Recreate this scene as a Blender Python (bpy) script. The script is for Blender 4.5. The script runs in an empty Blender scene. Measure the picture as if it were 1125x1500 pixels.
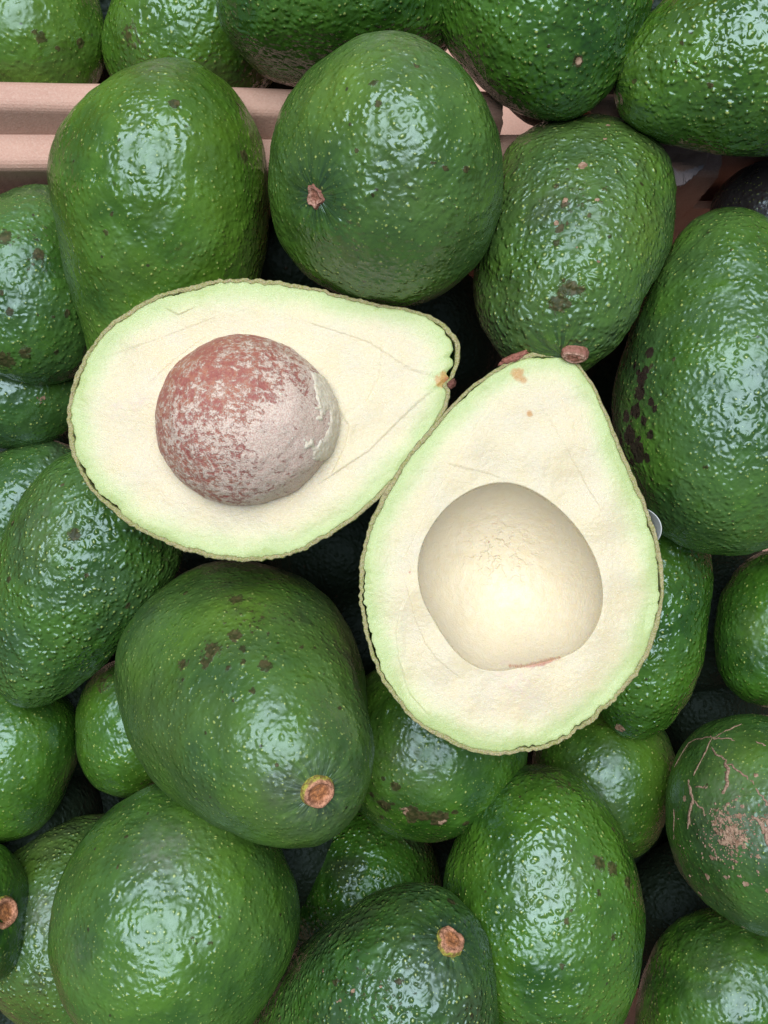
import bpy, bmesh, math
import numpy as np

# ---------------------------------------------------------------- camera, sky, sun, exposure
scene = bpy.context.scene
COL = scene.collection
MM = 0.001
cam_data = bpy.data.cameras.new('camera')
cam = bpy.data.objects.new('camera', cam_data); COL.objects.link(cam)
cam.location = (0, 0, 0.300)
cam_data.sensor_fit = 'VERTICAL'
cam_data.angle = 2*math.atan(0.5)
cam_data.clip_start = 0.01; cam_data.clip_end = 50
scene.camera = cam
scene.render.resolution_x = 768; scene.render.resolution_y = 1024

SUN_EL, SUN_AZ = math.radians(75), math.radians(-14)       # azimuth from +Y towards +X
world = bpy.data.worlds.new('World'); scene.world = world
world.use_nodes = True
wn = world.node_tree
bg = wn.nodes['Background']
sky = wn.nodes.new('ShaderNodeTexSky'); sky.sky_type = 'NISHITA'; sky.sun_disc = False
sky.sun_elevation = SUN_EL; sky.sun_rotation = SUN_AZ
wn.links.new(sky.outputs[0], bg.inputs[0]); bg.inputs[1].default_value = 0.05
sun_data = bpy.data.lights.new('sun', 'SUN'); sun = bpy.data.objects.new('sun', sun_data); COL.objects.link(sun)
sun_data.energy = 5.0; sun_data.angle = math.radians(54); sun_data.color = (0.91, 0.965, 1.0)
sun.location = (0, 0, 2)
from mathutils import Vector, Matrix
sd = Vector((math.sin(SUN_AZ)*math.cos(SUN_EL), math.cos(SUN_AZ)*math.cos(SUN_EL), math.sin(SUN_EL)))
sun.rotation_euler = (-sd).to_track_quat('-Z', 'Y').to_euler()
scene.view_settings.view_transform = 'Standard'; scene.view_settings.look = 'None'
scene.view_settings.exposure = -0.22; scene.view_settings.gamma = 1

# ---------------------------------------------------------------- helpers
def hash3(ix, iy, iz):
    h = (ix*374761393 + iy*668265263 + iz*2147483647 + 1274126177) & 0xffffffff
    h = ((h ^ (h >> 13)) * 1274126177) & 0xffffffff
    return (h ^ (h >> 16)) & 0xffffffff
_g = np.random.default_rng(5).normal(size=(1024, 3)); _g /= np.linalg.norm(_g, axis=1)[:, None]
def perlin(p):
    p = np.asarray(p, float); i = np.floor(p).astype(np.int64); f = p - i
    w = f*f*f*(f*(f*6-15)+10); out = 0
    for dx in (0, 1):
        for dy in (0, 1):
            for dz in (0, 1):
                g = _g[hash3(i[:, 0]+dx, i[:, 1]+dy, i[:, 2]+dz) % 1024]
                d = (g*(f-np.array([dx, dy, dz]))).sum(1)
                out = out + d*np.where(dx, w[:, 0], 1-w[:, 0])*np.where(dy, w[:, 1], 1-w[:, 1])*np.where(dz, w[:, 2], 1-w[:, 2])
    return out*1.6
def fbm(p, o=3):
    s = 0; a = 1
    for k in range(o): s = s + a*perlin(np.asarray(p)*2**k+k*17.3); a *= .5
    return s
def n1(t, s=0.0):
    t = np.atleast_1d(np.asarray(t, float)); return perlin(np.stack([t, np.full_like(t, s+.37), np.full_like(t, s*1.7+.81)], 1))
def ring_noise(th, freq, s):                      # periodic noise round a ring
    R = freq/(2*math.pi); return perlin(np.stack([np.cos(th)*R+s*3.1, np.sin(th)*R+s, np.full_like(th, s*.7)], 1))
def sstep(a, b, x): t = np.clip((x-a)/(b-a), 0, 1); return t*t*(3-2*t)

def link(name, me, parent=None, label=None, cat=None, group=None, kind=None):
    o = bpy.data.objects.new(name, me); COL.objects.link(o)
    if parent is not None: o.parent = parent
    if label: o['label'] = label
    if cat: o['category'] = cat
    if group: o['group'] = group
    if kind: o['kind'] = kind
    return o
def mesh(name, v, quads=None, mat=None, tris=None, smooth=True, recalc=False):  # v in mm
    me = bpy.data.meshes.new(name)
    v = np.asarray(v, np.float32)*MM
    q = np.zeros((0, 4), np.int32) if quads is None else np.asarray(quads, np.int32)
    t = np.zeros((0, 3), np.int32) if tris is None else np.asarray(tris, np.int32)
    loops = np.concatenate([q.ravel(), t.ravel()])
    starts = np.concatenate([np.arange(len(q))*4, len(q)*4+np.arange(len(t))*3]).astype(np.int32)
    me.vertices.add(len(v)); me.vertices.foreach_set('co', v.ravel())
    me.loops.add(len(loops)); me.loops.foreach_set('vertex_index', loops)
    me.polygons.add(len(starts)); me.polygons.foreach_set('loop_start', starts)
    me.update(calc_edges=True); me.validate()
    me.polygons.foreach_set('use_smooth', np.full(len(me.polygons), smooth))
    if recalc:
        bm = bmesh.new(); bm.from_mesh(me); bmesh.ops.recalc_face_normals(bm, faces=bm.faces); bm.to_mesh(me); bm.free()
    if mat: me.materials.append(mat)
    return me
def attr(me, name, a):
    a = np.asarray(a, np.float32)
    if a.ndim == 1: t, k = 'FLOAT', 'value'
    elif a.shape[1] == 3: t, k = 'FLOAT_VECTOR', 'vector'
    else: t, k = 'FLOAT_COLOR', 'color'
    me.attributes.new(name, t, 'POINT').data.foreach_set(k, a.ravel())
def grid_quads(nr, nc, wrap=True):                # rows x cols, index r*nc+c
    r = np.arange(nr-1)[:, None]; c = np.arange(nc if wrap else nc-1)[None]
    c2 = (c+1) % nc
    return np.stack([r*nc+c, r*nc+c2, (r+1)*nc+c2, (r+1)*nc+c], -1).reshape(-1, 4)

# ---------------------------------------------------------------- node helper
class NT:
    def __init__(s, name):
        s.m = bpy.data.materials.new(name); s.m.use_nodes = True; s.t = s.m.node_tree
        s.b = s.t.nodes['Principled BSDF']; s.o = s.t.nodes['Material Output']
    def n(s, ty, **kw):
        x = s.t.nodes.new(ty)
        for k, v in kw.items(): setattr(x, k, v)
        return x
    def set(s, sock, v):
        if isinstance(v, bpy.types.NodeSocket): s.t.links.new(v, sock)
        elif isinstance(v, (tuple, list)) and len(v) == 3 and sock.type == 'RGBA': sock.default_value = (*v, 1)
        else: sock.default_value = v
    def math(s, op, a, b=0.0, c=None, clamp=False):
        x = s.n('ShaderNodeMath', operation=op); x.use_clamp = clamp
        s.set(x.inputs[0], a); s.set(x.inputs[1], b)
        if c is not None: s.set(x.inputs[2], c)
        return x.outputs[0]
    def step(s, x, a, b, lo=0.0, hi=1.0):
        y = s.n('ShaderNodeMapRange', interpolation_type='SMOOTHSTEP')
        s.set(y.inputs[0], x)
        for i, v in zip((1, 2, 3, 4), (a, b, lo, hi)): s.set(y.inputs[i], v)
        return y.outputs[0]
    def mix(s, f, a, b, bt='MIX'):
        x = s.n('ShaderNodeMix', data_type='RGBA', blend_type=bt)
        s.set(x.inputs[0], f); s.set(x.inputs[6], a); s.set(x.inputs[7], b); return x.outputs[2]
    def vmath(s, op, a, b):
        x = s.n('ShaderNodeVectorMath', operation=op); s.set(x.inputs[0], a); s.set(x.inputs[1], b); return x.outputs[0]
    def noise(s, vec, scale, detail=2.0, rough=.5, dist=0.0):
        x = s.n('ShaderNodeTexNoise'); s.set(x.inputs['Vector'], vec)
        x.inputs['Scale'].default_value = scale; x.inputs['Detail'].default_value = detail
        x.inputs['Roughness'].default_value = rough; x.inputs['Distortion'].default_value = dist
        return x
    def voro(s, vec, scale, feature='F1', rnd=1.0):
        x = s.n('ShaderNodeTexVoronoi', feature=feature); s.set(x.inputs['Vector'], vec)
        x.inputs['Scale'].default_value = scale; x.inputs['Randomness'].default_value = rnd
        return x
    def attr(s, name): return s.n('ShaderNodeAttribute', attribute_name=name)
    def obj_mm(s, off=(0, 0, 0)):
        tc = s.n('ShaderNodeTexCoord'); m = s.n('ShaderNodeMapping')
        s.t.links.new(tc.outputs['Object'], m.inputs[0])
        m.inputs['Scale'].default_value = (1000, 1000, 1000); m.inputs['Location'].default_value = off
        return m.outputs[0]
    def bump(s, h, dist_mm, normal=None, strength=1.0):
        x = s.n('ShaderNodeBump'); s.set(x.inputs['Height'], h)
        x.inputs['Distance'].default_value = dist_mm*MM; s.set(x.inputs['Strength'], strength)
        if normal is not None: s.t.links.new(normal, x.inputs['Normal'])
        return x.outputs[0]

DULL = {'A9': .5, 'A8': .45, 'A3': .45, 'A15': .5, 'A4': .5, 'A2': .35, 'A12': .3, 'A5': .4, 'A6': .6, 'A7': .6, 'A22': .3, 'A13': .5}
WARM = {'A3': .45, 'A9': .35, 'A13': .6, 'T1': .25, 'A1': .35, 'A20': .3, 'T2': .2, 'A10': .2, 'A2': .25, 'T5': .3}
def skin_material(i, tone, rough, gloss, purple, dull=0.0, warm=0.0):
    N = NT('avocado_skin')
    off = ((i*37.7) % 211, (i*71.3) % 173, (i*53.9) % 191)
    P = N.obj_mm(off)
    scar = N.attr('scar'); sep = N.n('ShaderNodeSeparateColor'); N.t.links.new(scar.outputs['Color'], sep.inputs[0])
    sD, sC, sY = sep.outputs[0], sep.outputs[1], sep.outputs[2]
    sP = N.attr('purple').outputs['Fac']; sG = N.attr('grey').outputs['Fac']
    stem = N.attr('stem_near').outputs['Fac']; sdir = N.attr('stem_dir').outputs['Vector']
    # domain warp so that the pebbles are uneven
    w = N.noise(P, .16, 2); wv = N.vmath('SCALE', N.vmath('SUBTRACT', w.outputs['Color'], (.5, .5, .5)), (0, 0, 0))
    wv.node.inputs['Scale'].default_value = 2.6
    Q = N.vmath('ADD', P, wv)
    big = N.noise(P, .035, 2, .5).outputs[0]
    mid = N.noise(P, .12, 3, .55).outputs[0]
    fine = N.noise(Q, .55, 2, .6).outputs[0]
    peb = N.voro(Q, .53)
    pd, pc = peb.outputs['Distance'], N.n('ShaderNodeSeparateColor')
    N.t.links.new(peb.outputs['Color'], pc.inputs[0])
    # green ground
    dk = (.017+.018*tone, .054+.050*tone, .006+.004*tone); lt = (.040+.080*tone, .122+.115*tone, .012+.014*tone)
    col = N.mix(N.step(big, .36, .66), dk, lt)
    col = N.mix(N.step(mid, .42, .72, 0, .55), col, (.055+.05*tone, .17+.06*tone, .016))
    col = N.mix(N.math('MULTIPLY', sY, .75), col, (.17, .30, .03))
    col = N.mix(N.step(fine, .30, .52, .28, 0), col, dk)
    if warm: col = N.mix(N.math('MULTIPLY', N.step(N.noise(P, .05, 2).outputs[0], .35, .65, .25, 1), warm), col, (.12, .20, .018))
    if dull: col = N.mix(N.math('MULTIPLY', N.step(N.noise(P, .045, 3).outputs[0], .35, .62, .3, 1), dull*.8), col, (.062, .105, .052))
    if purple > 0:
        pm = N.step(N.noise(P, .06, 3).outputs[0], (.62-.62*purple), (.80-.62*purple), 0, min(1, .35+purple))
        col = N.mix(pm, col, (.010, .018, .008) if purple > .9 else (.035, .030, .030))  # full purple: near-black skin that paints gap shade onto the deep fruits
    # greyish bloom
    gm = N.math('MULTIPLY', sG, N.step(N.noise(P, .35, 4, .7).outputs[0], .35, .7, .25, 1))
    col = N.mix(N.math('MULTIPLY', gm, .62), col, (.20, .20, .15))
    # lenticels on the pebble tops, some missing, sizes vary
    r1 = N.math('MULTIPLY', pc.outputs[0], .07+.07*rough)
    dot = N.step(N.math('SUBTRACT', pd, r1), .03, .16, 1, 0)
    dot = N.math('MULTIPLY', dot, N.step(pc.outputs[1], .22, .45))
    dot = N.math('MULTIPLY', dot, N.step(N.noise(P, .09, 2).outputs[0], .34, .58, .25, 1))
    col = N.mix(N.math('MULTIPLY', dot, 0 if purple > .9 else .9), col, (.42, .49, .13))
    v2 = N.voro(P, .95); c2 = N.n('ShaderNodeSeparateColor'); N.t.links.new(v2.outputs['Color'], c2.inputs[0])
    d2 = N.math('MULTIPLY', N.step(v2.outputs['Distance'], .08, .24, 1, 0), N.step(c2.outputs[0], .48, .56))
    col = N.mix(N.math('MULTIPLY', d2, 0 if purple > .9 else .7), col, (.32, .42, .08))
    # stray tiny brown flecks everywhere
    v3 = N.voro(Q, .22); c3 = N.n('ShaderNodeSeparateColor'); N.t.links.new(v3.outputs['Color'], c3.inputs[0])
    d3 = N.math('MULTIPLY', N.step(N.math('ADD', v3.outputs['Distance'], N.math('MULTIPLY', fine, .12)), .13, .21, 1, 0), N.step(c3.outputs[0], .86, .9))
    col = N.mix(N.math('MULTIPLY', d3, .8), col, (.040, .024, .014))
    # stem end: fine radial streaks
    st = N.noise(sdir, 3.2, 3, .6).outputs[0]
    col = N.mix(N.math('MULTIPLY', stem, N.step(st, .40, .62, .75, 0)), col, (.012, .030, .018))
    col = N.mix(N.math('MULTIPLY', stem, N.step(st, .58, .78, 0, .35)), col, (.12, .20, .09))
    # brown scabs
    blot = N.noise(Q, .62, 4, .65).outputs[0]
    dm = N.step(N.math('ADD', sD, N.math('MULTIPLY', blot, 1.5)), 1.20, 1.42)
    col = N.mix(N.math('MULTIPLY', dm, .75), col, N.mix(N.step(fine, .4, .65), (.034, .019, .012), (.095, .052, .032)))
    blc = N.noise(Q, .65, 4, .6).outputs[0]
    cm = N.step(N.math('ADD', sC, N.math('MULTIPLY', blc, 1.5)), 1.42, 1.54)
    col = N.mix(cm, col, N.mix(N.step(fine, .35, .65), (.24, .135, .085), (.44, .29, .20)))
    # purple black spots
    pm2 = N.step(N.math('ADD', sP, N.math('MULTIPLY', N.math('SUBTRACT', fine, .5), .9)), .50, .62)
    col = N.mix(N.math('MULTIPLY', pm2, .92), col, (.030, .015, .015))
    N.set(N.b.inputs['Base Color'], col)
    rg = N.step(N.noise(P, .22, 3).outputs[0], .3, .7, .30-.13*gloss, .42-.17*gloss)
    rg = N.math('ADD', rg, N.step(N.noise(P, .055, 3, .6).outputs[0], .50, .66, 0, .13))
    rg = N.math('ADD', rg, N.math('MULTIPLY', N.math('MAXIMUM', N.math('MULTIPLY', gm, .7), N.math('MAXIMUM', dm, cm)), .22))
    N.set(N.b.inputs['Roughness'], .6 if purple > .9 else rg)
    N.b.inputs['IOR'].default_value = 1.5
    N.b.inputs['Specular Tint'].default_value = (.72, .90, 1.0, 1)  # blue of sky highlights put into the reflection colour
    N.set(N.b.inputs['Specular IOR Level'], .3 if purple > .9 else N.math('MULTIPLY', .68+.32*gloss, N.math('SUBTRACT', 1.0, N.math('MULTIPLY', N.math('MAXIMUM', dm, cm), .75))))
    bm_ = N.step(N.noise(P, .07, 2).outputs[0], .35, .68, .85, 1.3)
    sv = N.n('ShaderNodeTexVoronoi', feature='SMOOTH_F1'); N.set(sv.inputs['Vector'], Q); sv.inputs['Scale'].default_value = .53; sv.inputs['Smoothness'].default_value = .6
    ph = N.step(sv.outputs['Distance'], .0, .62, 1, 0)
    wr = N.noise(Q, .34, 1, .5, .5).outputs[0]
    h = N.math('ADD', N.math('MULTIPLY', ph, .18+.46*rough+.35*max(0, rough-.55)), N.math('MULTIPLY', wr, .32+.85*rough))
    h = N.math('ADD', h, N.math('MULTIPLY', mid, .9))
    h = N.math('ADD', h, N.math('MULTIPLY', fine, .10+.06*rough))
    h = N.math('ADD', h, N.math('MULTIPLY', dot, .05))
    h = N.math('ADD', h, N.math('MULTIPLY', N.math('MAXIMUM', N.math('MULTIPLY', dm, .12), N.math('MULTIPLY', cm, .22)), 1.0))
    h = N.math('MULTIPLY', h, N.math('SUBTRACT', 1.0, N.math('MULTIPLY', stem, .6)))
    h = N.math('ADD', h, N.math('MULTIPLY', N.math('MULTIPLY', st, stem), 1.0))
    N.set(N.b.inputs['Normal'], N.bump(N.math('MULTIPLY', h, bm_), .62))
    return N.m

# ---------------------------------------------------------------- the whole avocados
# code, centre (mm), width, length, (axis heading, pitch, neck), label, tone, pebbles, gloss, detail, purple (full: gap shade painted into the skin), shape corrections (local mm + lift), skin marks (local mm, radius, kind, strength)
FRUITS=[
('T1',(-120.8, 170.7, -50.0),49.4,64.8,(1.499, 0.01, 0.234), 'bright green avocado in the rear box at the far left corner above the cardboard flap',0.8,0.25,0.5,1,0,
   [(-22.5,-7.3,2.2,-0.12),(-21.8,-11.1,-10.9,-0.24),(-21.2,-6.9,-18.7,1.01),(-18.6,-9.5,10.9,-1.01),(23.3,7.6,-10.9,-0.37),(-0.8,5.0,31.2,0.53),(-2.4,-3.3,-32.1,-0.15)],
   [(-11.4,20.1,-16.8,2.3,'d',1.2),(-21.2,11.1,-13.9,2.3,'d',1.2),(-10.8,20.8,-15.7,16.3,'y',0.35),(-9.5,21.4,-15.7,1.3,'d',0.98),(-15.7,16.1,-18.4,1.3,'d',0.96),(-8.1,21.5,4.8,1.2,'d',1.01)]),
('T2',(-64.2, 165.5, -50.0),55.1,67.7,(0.712, -0.011, -0.052), 'glossy wrinkled avocado in the rear box behind the big one at the flap',0.55,0.6,0.8,1,0,
   [(16.7,0.0,-26.3,0.59),(9.9,3.2,-31.1,0.7),(17.6,12.8,-19.5,-0.36),(24.4,12.4,-2.3,-0.35),(-17.8,2.8,26.3,-0.86),(-23.5,-12.0,11.3,2.35),(-21.5,-3.4,-19.5,-2.02)],
   [(2.3,20.2,-21.9,8.2,'d',0.6),(2.9,21.8,-19.2,11.7,'y',0.35)]),
('T3',(-14.8, 159.5, -18.0),71.9,48.2,(1.581, 0.035, 0.294), 'glossy pebbly avocado in the rear box above the gap between the two big upper ones',0.4,0.8,0.8,1,0,
   [(35.5,5.6,-4.9,1.37),(35.4,-5.6,-8.1,-0.35),(30.0,-4.7,-16.5,0.33),(21.7,-15.8,-18.7,0.18),(12.4,-12.4,-22.1,-0.55),(-14.2,-10.3,-22.1,-2.53),(-32.6,-5.2,-13.9,2.41),(-35.5,-5.6,-4.9,-0.06),(0.0,6.7,23.2,-1.4)],
   []),
('T4',(48.8, 148.2, -8.0),61.0,59.5,(1.765, 0.009, -0.178), 'shiny dark green avocado in the rear box with one small round scar',0.35,0.8,0.8,1,0,
   [(28.5,-4.5,13.7,2.31),(29.9,-4.7,2.0,0.95),(22.9,-16.7,-6.1,-1.53),(16.1,-2.6,-23.1,-1.34),(5.9,-8.1,-27.3,-0.2),(-5.4,-3.9,-28.6,0.48),(-12.6,-4.1,-25.4,1.33),(-16.1,-2.6,-23.1,-0.29),(-29.2,4.6,-2.0,1.6),(-26.6,0.0,-10.0,0.44),(-24.2,-3.8,-13.7,-2.03),(-2.2,13.7,27.3,-1.45)],
   [(-2.2,18.1,-21.3,1.4,'c',1.4),(-2.2,18.1,-21.3,2.3,'d',1.2),(6.0,21.4,-16.9,0.9,'d',1.01),(-15.9,4.3,-22.9,1.0,'d',1.09),(18.2,23.2,-2.6,1.0,'d',0.9),(-0.7,28.9,-4.4,1.0,'d',1.06)]),
('T5',(106.1, 132.6, -4.0),55.3,79.1,(3.278, -0.007, 0.188), 'wrinkled glossy avocado lying over the torn flap at the upper right corner',0.45,0.9,1,1,0,
   [(-1.9,-5.7,38.1,-0.45),(-10.6,-5.4,33.8,-0.71),(-13.0,6.6,30.7,-0.76),(-17.6,9.0,22.8,0.1),(5.3,-7.2,36.3,0.6),(10.6,-5.4,33.8,2.25),(16.5,-5.3,27.0,-0.26),(21.8,-3.4,18.2,-1.1),(21.6,-15.7,2.7,-1.74),(26.3,-8.5,-8.0,-1.11),(-25.4,8.3,2.7,2.82),(-23.4,7.6,-22.8,-1.89),(9.6,13.3,-33.8,-0.5),(22.4,-0.0,-27.0,2.9)],
   [(3.9,9.6,35.2,1.1,'d',1.09),(3.5,18.3,24.9,0.9,'d',0.98),(-0.9,19.6,23.1,1.0,'d',0.9),(11.7,19.3,17.0,1.1,'d',1.11)]),
('A1',(-70.8, 84.3, -30.0),68.1,113.6,(4.6, -0.418, 0.202), 'large smooth avocado leaning on the cardboard flap above the half with stone',0.62,0.35,0.6,2,0,
   [(-3.2,-4.4,-56.3,-0.26),(-15.0,-4.9,-52.1,-0.83),(-21.7,11.1,-44.1,-0.78),(-27.1,13.8,-32.8,0.98),(-31.9,10.4,-19.0,1.41),(-30.3,15.4,-11.6,-0.13),(-26.6,19.3,3.9,-1.7),(-26.1,13.3,19.0,-1.71),(-21.5,10.9,32.8,0.2),(7.6,-7.6,-54.7,1.27),(20.1,-3.2,-48.5,0.29),(27.4,-4.3,-38.8,0.55),(30.8,-10.0,-26.1,0.09),(33.6,0.0,-19.0,-1.73),(33.3,5.3,-3.9,-1.43),(20.8,3.3,38.8,1.87),(2.2,6.9,54.7,-0.95),(-11.6,8.4,48.5,2.3)],
   [(-0.0,9.4,-55.2,9.2,'g',0.9),(7.4,21.7,-45.8,2.0,'d',1.2),(27.3,13.3,-33.1,2.6,'d',1.2),(8.8,24.1,-42.3,24.2,'y',0.35),(-6.5,28.9,-34.9,0.9,'d',1.03),(-9.4,32.7,-9.5,1.3,'d',1.11),(-20.5,24.7,-27.4,1.2,'d',0.92),(22.3,2.2,-46.5,1.3,'d',1.14),(-7.5,33.1,-15.0,0.9,'d',1.09)]),
('A2',(0.4, 98.4, 0.0),74.5,64.3,(3.715, 0.756, -0.002), 'big round avocado with a small star shaped pink scar facing up',0.5,0.45,0.7,2,0,
   [(-26.3,26.3,-2.2,2.28),(-29.5,21.4,6.5,-0.21),(-36.7,5.8,2.2,-1.58),(-36.0,-5.7,6.5,-1.13),(-31.3,-15.9,10.8,-1.15),(-19.0,-13.8,24.9,-0.56),(-12.4,-24.3,21.9,-0.01),(-4.8,-30.1,18.5,0.74),(9.4,-29.0,18.5,1.45),(15.9,-31.3,10.8,0.57),(25.8,-25.8,6.5,-0.03),(32.5,-16.6,6.5,0.14),(36.7,-5.8,2.2,0.18),(36.7,5.8,-2.2,-0.01),(31.4,10.2,-14.8,-0.49),(26.7,19.4,-14.8,-1.04),(20.6,28.4,-10.8,-1.45),(8.4,25.9,-21.9,-1.04),(0.0,30.4,-18.5,-0.57),(-5.5,34.6,-10.8,0.18),(-15.9,31.3,-10.8,1.09),(-21.4,29.5,-6.5,2.52)],
   [(-18.4,20.4,21.7,15.0,'y',0.9),(-22.7,29.5,0.3,14.0,'g',0.9),(25.1,25.2,9.7,24.0,'d',0.3),(-6.7,25.1,23.1,12.0,'y',0.4),(11.2,22.2,23.9,14.0,'g',0.25),(-7.1,26.6,21.7,1.3,'d',1.18),(-1.1,17.6,28.3,0.8,'d',1.11),(-29.7,21.2,6.6,1.3,'d',0.99),(10.6,14.1,28.3,0.8,'d',1.04),(12.9,28.3,17.7,0.8,'d',1.13),(15.5,29.1,15.0,1.0,'d',1.16),(17.9,30.7,9.7,1.1,'d',1.17),(-17.7,32.7,-2.2,1.2,'d',1.02),(-12.7,27.0,19.2,1.6,'d',0.95),(-11.2,33.9,9.1,1.1,'d',1.05)]),
('A3',(59.3, 84.4, -22.0),62.2,91.5,(4.519, 0.539, 0.104), 'pebbly avocado whose pinkish stem stub touches the tip of the hollow half',0.45,0.95,0.5,2,0.12,
   [(-4.2,26.4,-26.4,-1.2),(-15.7,21.7,-26.4,-0.55),(-23.9,12.2,-26.4,0.4),(-28.8,0.0,-21.0,-2.03),(-29.4,-9.6,-9.3,-3.2),(-27.3,-13.9,3.1,-0.65),(-24.9,-8.1,21.0,2.21),(-19.2,-14.0,26.4,4.51),(-12.7,-12.7,35.5,4.26),(8.6,-11.8,39.1,1.17),(14.8,-14.8,31.2,-1.61),(24.9,-8.1,21.0,-3.98),(29.3,-4.6,9.3,-3.29),(29.1,9.5,3.1,-1.47),(26.9,13.7,-15.3,1.23),(23.3,16.9,-21.0,2.6),(15.7,21.7,-26.4,2.45),(7.5,23.0,-31.2,0.32)],
   [(-5.0,30.5,-0.5,2.4,'c',1.2),(-8.5,27.5,12.9,1.3,'c',1.2),(-28.5,11.5,-11.2,5.6,'d',0.9),(-3.8,16.8,36.4,3.9,'d',0.8),(-5.0,13.4,39.4,3.4,'d',1),(0.3,17.2,36.4,3.0,'d',0.8),(-2.4,28.7,12.9,30.1,'d',0.38),(-3.5,28.1,14.7,23.6,'g',0.3),(19.2,20.8,14.7,10.7,'y',0.6),(-1.2,27.5,17.2,1.0,'d',0.95),(-6.9,25.8,19.7,0.9,'d',0.95),(5.4,25.1,22.1,0.9,'d',1.16),(-11.6,27.6,7.6,1.1,'d',1.0),(-8.7,24.5,21.3,1.6,'d',1.2),(-19.0,20.3,16.4,0.9,'d',0.93),(-9.0,22.6,25.2,1.6,'d',0.95),(26.9,15.1,0.5,1.3,'d',0.94),(-8.4,27.3,13.8,1.3,'d',1.19),(1.0,30.4,-13.8,1.0,'c',1.17),(3.8,22.1,28.8,1.1,'c',1.26),(-9.9,24.8,19.7,1.2,'c',1.3),(2.1,28.1,-22.9,1.2,'c',1.25),(-2.9,23.4,26.7,1.0,'c',1.11),(0.4,29.0,12.1,1.0,'c',1.24),(-1.4,17.1,36.4,1.7,'d',1.2),(-1.4,16.7,36.9,1.2,'d',0.97),(-2.3,14.1,39.4,1.5,'d',1.17),(-2.2,18.0,35.2,1.5,'d',1.14)]),
('A4',(112.1, 42.5, -32.0),74.5,112.8,(1.564, -0.005, 0.218), 'large pebbly avocado at the right edge with a patch of purple black spots',0.5,0.55,0.6,2,0,
   [(3.1,2.3,55.9,-0.09),(11.0,3.6,51.7,1.36),(19.1,0.0,43.7,-0.23),(24.7,-8.0,32.5,-0.79),(30.3,-9.8,18.9,-0.65),(31.9,-16.3,3.8,0.61),(35.4,-11.5,-11.5,0.78),(35.6,0.0,-25.9,-0.54),(27.3,-13.9,-38.5,-1.2),(22.2,3.5,-48.2,0.32),(11.3,3.7,-54.3,0.59),(-0.0,0.0,-56.4,0.51),(-11.3,3.7,-54.3,-0.27),(-5.3,10.3,51.7,-0.25),(-32.9,16.7,-3.8,0.87),(-27.1,19.7,-32.5,-0.76),(-20.6,20.6,25.9,-0.54)],
   [(32.6,16.7,-1.7,3.3,'p',1.0),(33.3,16.2,-6.1,3.3,'p',1.05),(34.4,14.3,-11.6,3.5,'p',1.1),(35.2,10.7,-19.1,4.4,'p',1.15),(30.5,17.9,6.1,2.7,'p',0.9),(33.2,13.8,-24.2,4.6,'p',1.25),(31.7,17.8,0.6,2.2,'p',1),(36.0,9.4,-12.7,3.1,'p',0.95),(10.8,27.8,24.2,24.3,'y',0.25),(31.0,19.9,-19.1,2.1,'p',1.13),(33.3,14.6,0.6,1.5,'p',1.14),(34.3,8.3,-27.2,2.2,'p',1.02),(35.7,-0.7,-25.2,2.0,'p',0.95),(32.7,17.6,-14.9,2.1,'p',1.14),(31.0,17.4,-26.2,2.2,'p',1.1),(34.7,11.3,-21.2,1.4,'p',0.9),(30.9,20.7,-9.4,1.8,'p',1.18),(36.5,4.3,-19.1,2.1,'p',0.96),(33.3,15.4,-20.2,1.5,'p',1.08),(33.7,14.0,-21.2,1.4,'p',1.17),(34.6,12.1,-20.2,1.8,'p',1.17),(36.4,2.9,-21.2,1.8,'p',1.06),(34.1,15.0,-10.5,1.7,'p',0.95),(30.1,22.0,-11.6,1.5,'p',1.04),(33.7,12.5,2.8,1.6,'p',1.06),(31.0,19.0,0.6,0.9,'d',1.07),(16.9,30.3,-29.2,1.2,'d',1.05),(30.4,19.6,1.7,1.3,'d',1.03),(25.4,25.5,2.8,1.1,'d',1.11)]),
('A5',(-122.6, 78.5, -52.0),51.4,68.1,(1.49, 0.009, 0.195), 'speckled avocado at the left edge below the cardboard flap',0.4,0.4,0.6,1,0,
   [(-5.3,1.7,32.8,1.62),(2.7,-0.4,33.7,-0.87),(10.4,3.4,29.1,-0.64),(-20.5,-14.9,-11.4,-2.76),(-19.9,-6.5,-23.2,2.05),(-14.5,-4.7,-29.1,2.49),(-7.7,-2.5,-32.8,0.9),(2.5,-7.7,-32.8,-0.59),(9.6,-7.0,-31.2,-1.97),(19.8,10.1,11.4,2.4),(25.0,4.0,-11.4,-1.19),(18.1,2.9,-26.4,-0.16),(-21.1,-10.8,6.9,-1.55)],
   [(-0.6,22.9,9.6,3.3,'d',1),(-10.6,21.6,5.7,2.8,'d',1),(-0.1,16.4,-28.2,4.7,'d',1.1),(-7.3,17.4,-25.8,3.3,'d',0.9),(-10.3,20.9,8.3,23.5,'d',0.4),(-7.2,8.4,29.0,9.4,'g',0.5),(-1.1,25.6,-8.3,1.4,'d',1.18),(1.6,9.0,30.6,1.8,'d',0.98),(13.3,15.0,16.4,1.7,'d',0.94),(-16.3,18.9,-13.4,1.0,'d',0.97),(-19.7,15.9,-11.5,1.7,'d',1.17),(-16.1,12.5,-23.9,1.5,'d',0.94),(-9.3,5.3,29.3,1.1,'d',1.19),(-4.0,24.5,-14.0,1.9,'d',1.15)]),
('A6',(-132.1, 43.0, -74.0),39.4,50.1,(0.224, -0.002, 0.138), 'bluish shaded avocado lying under the speckled one at the left edge',0.2,0.3,0.7,1,0.1,
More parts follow.
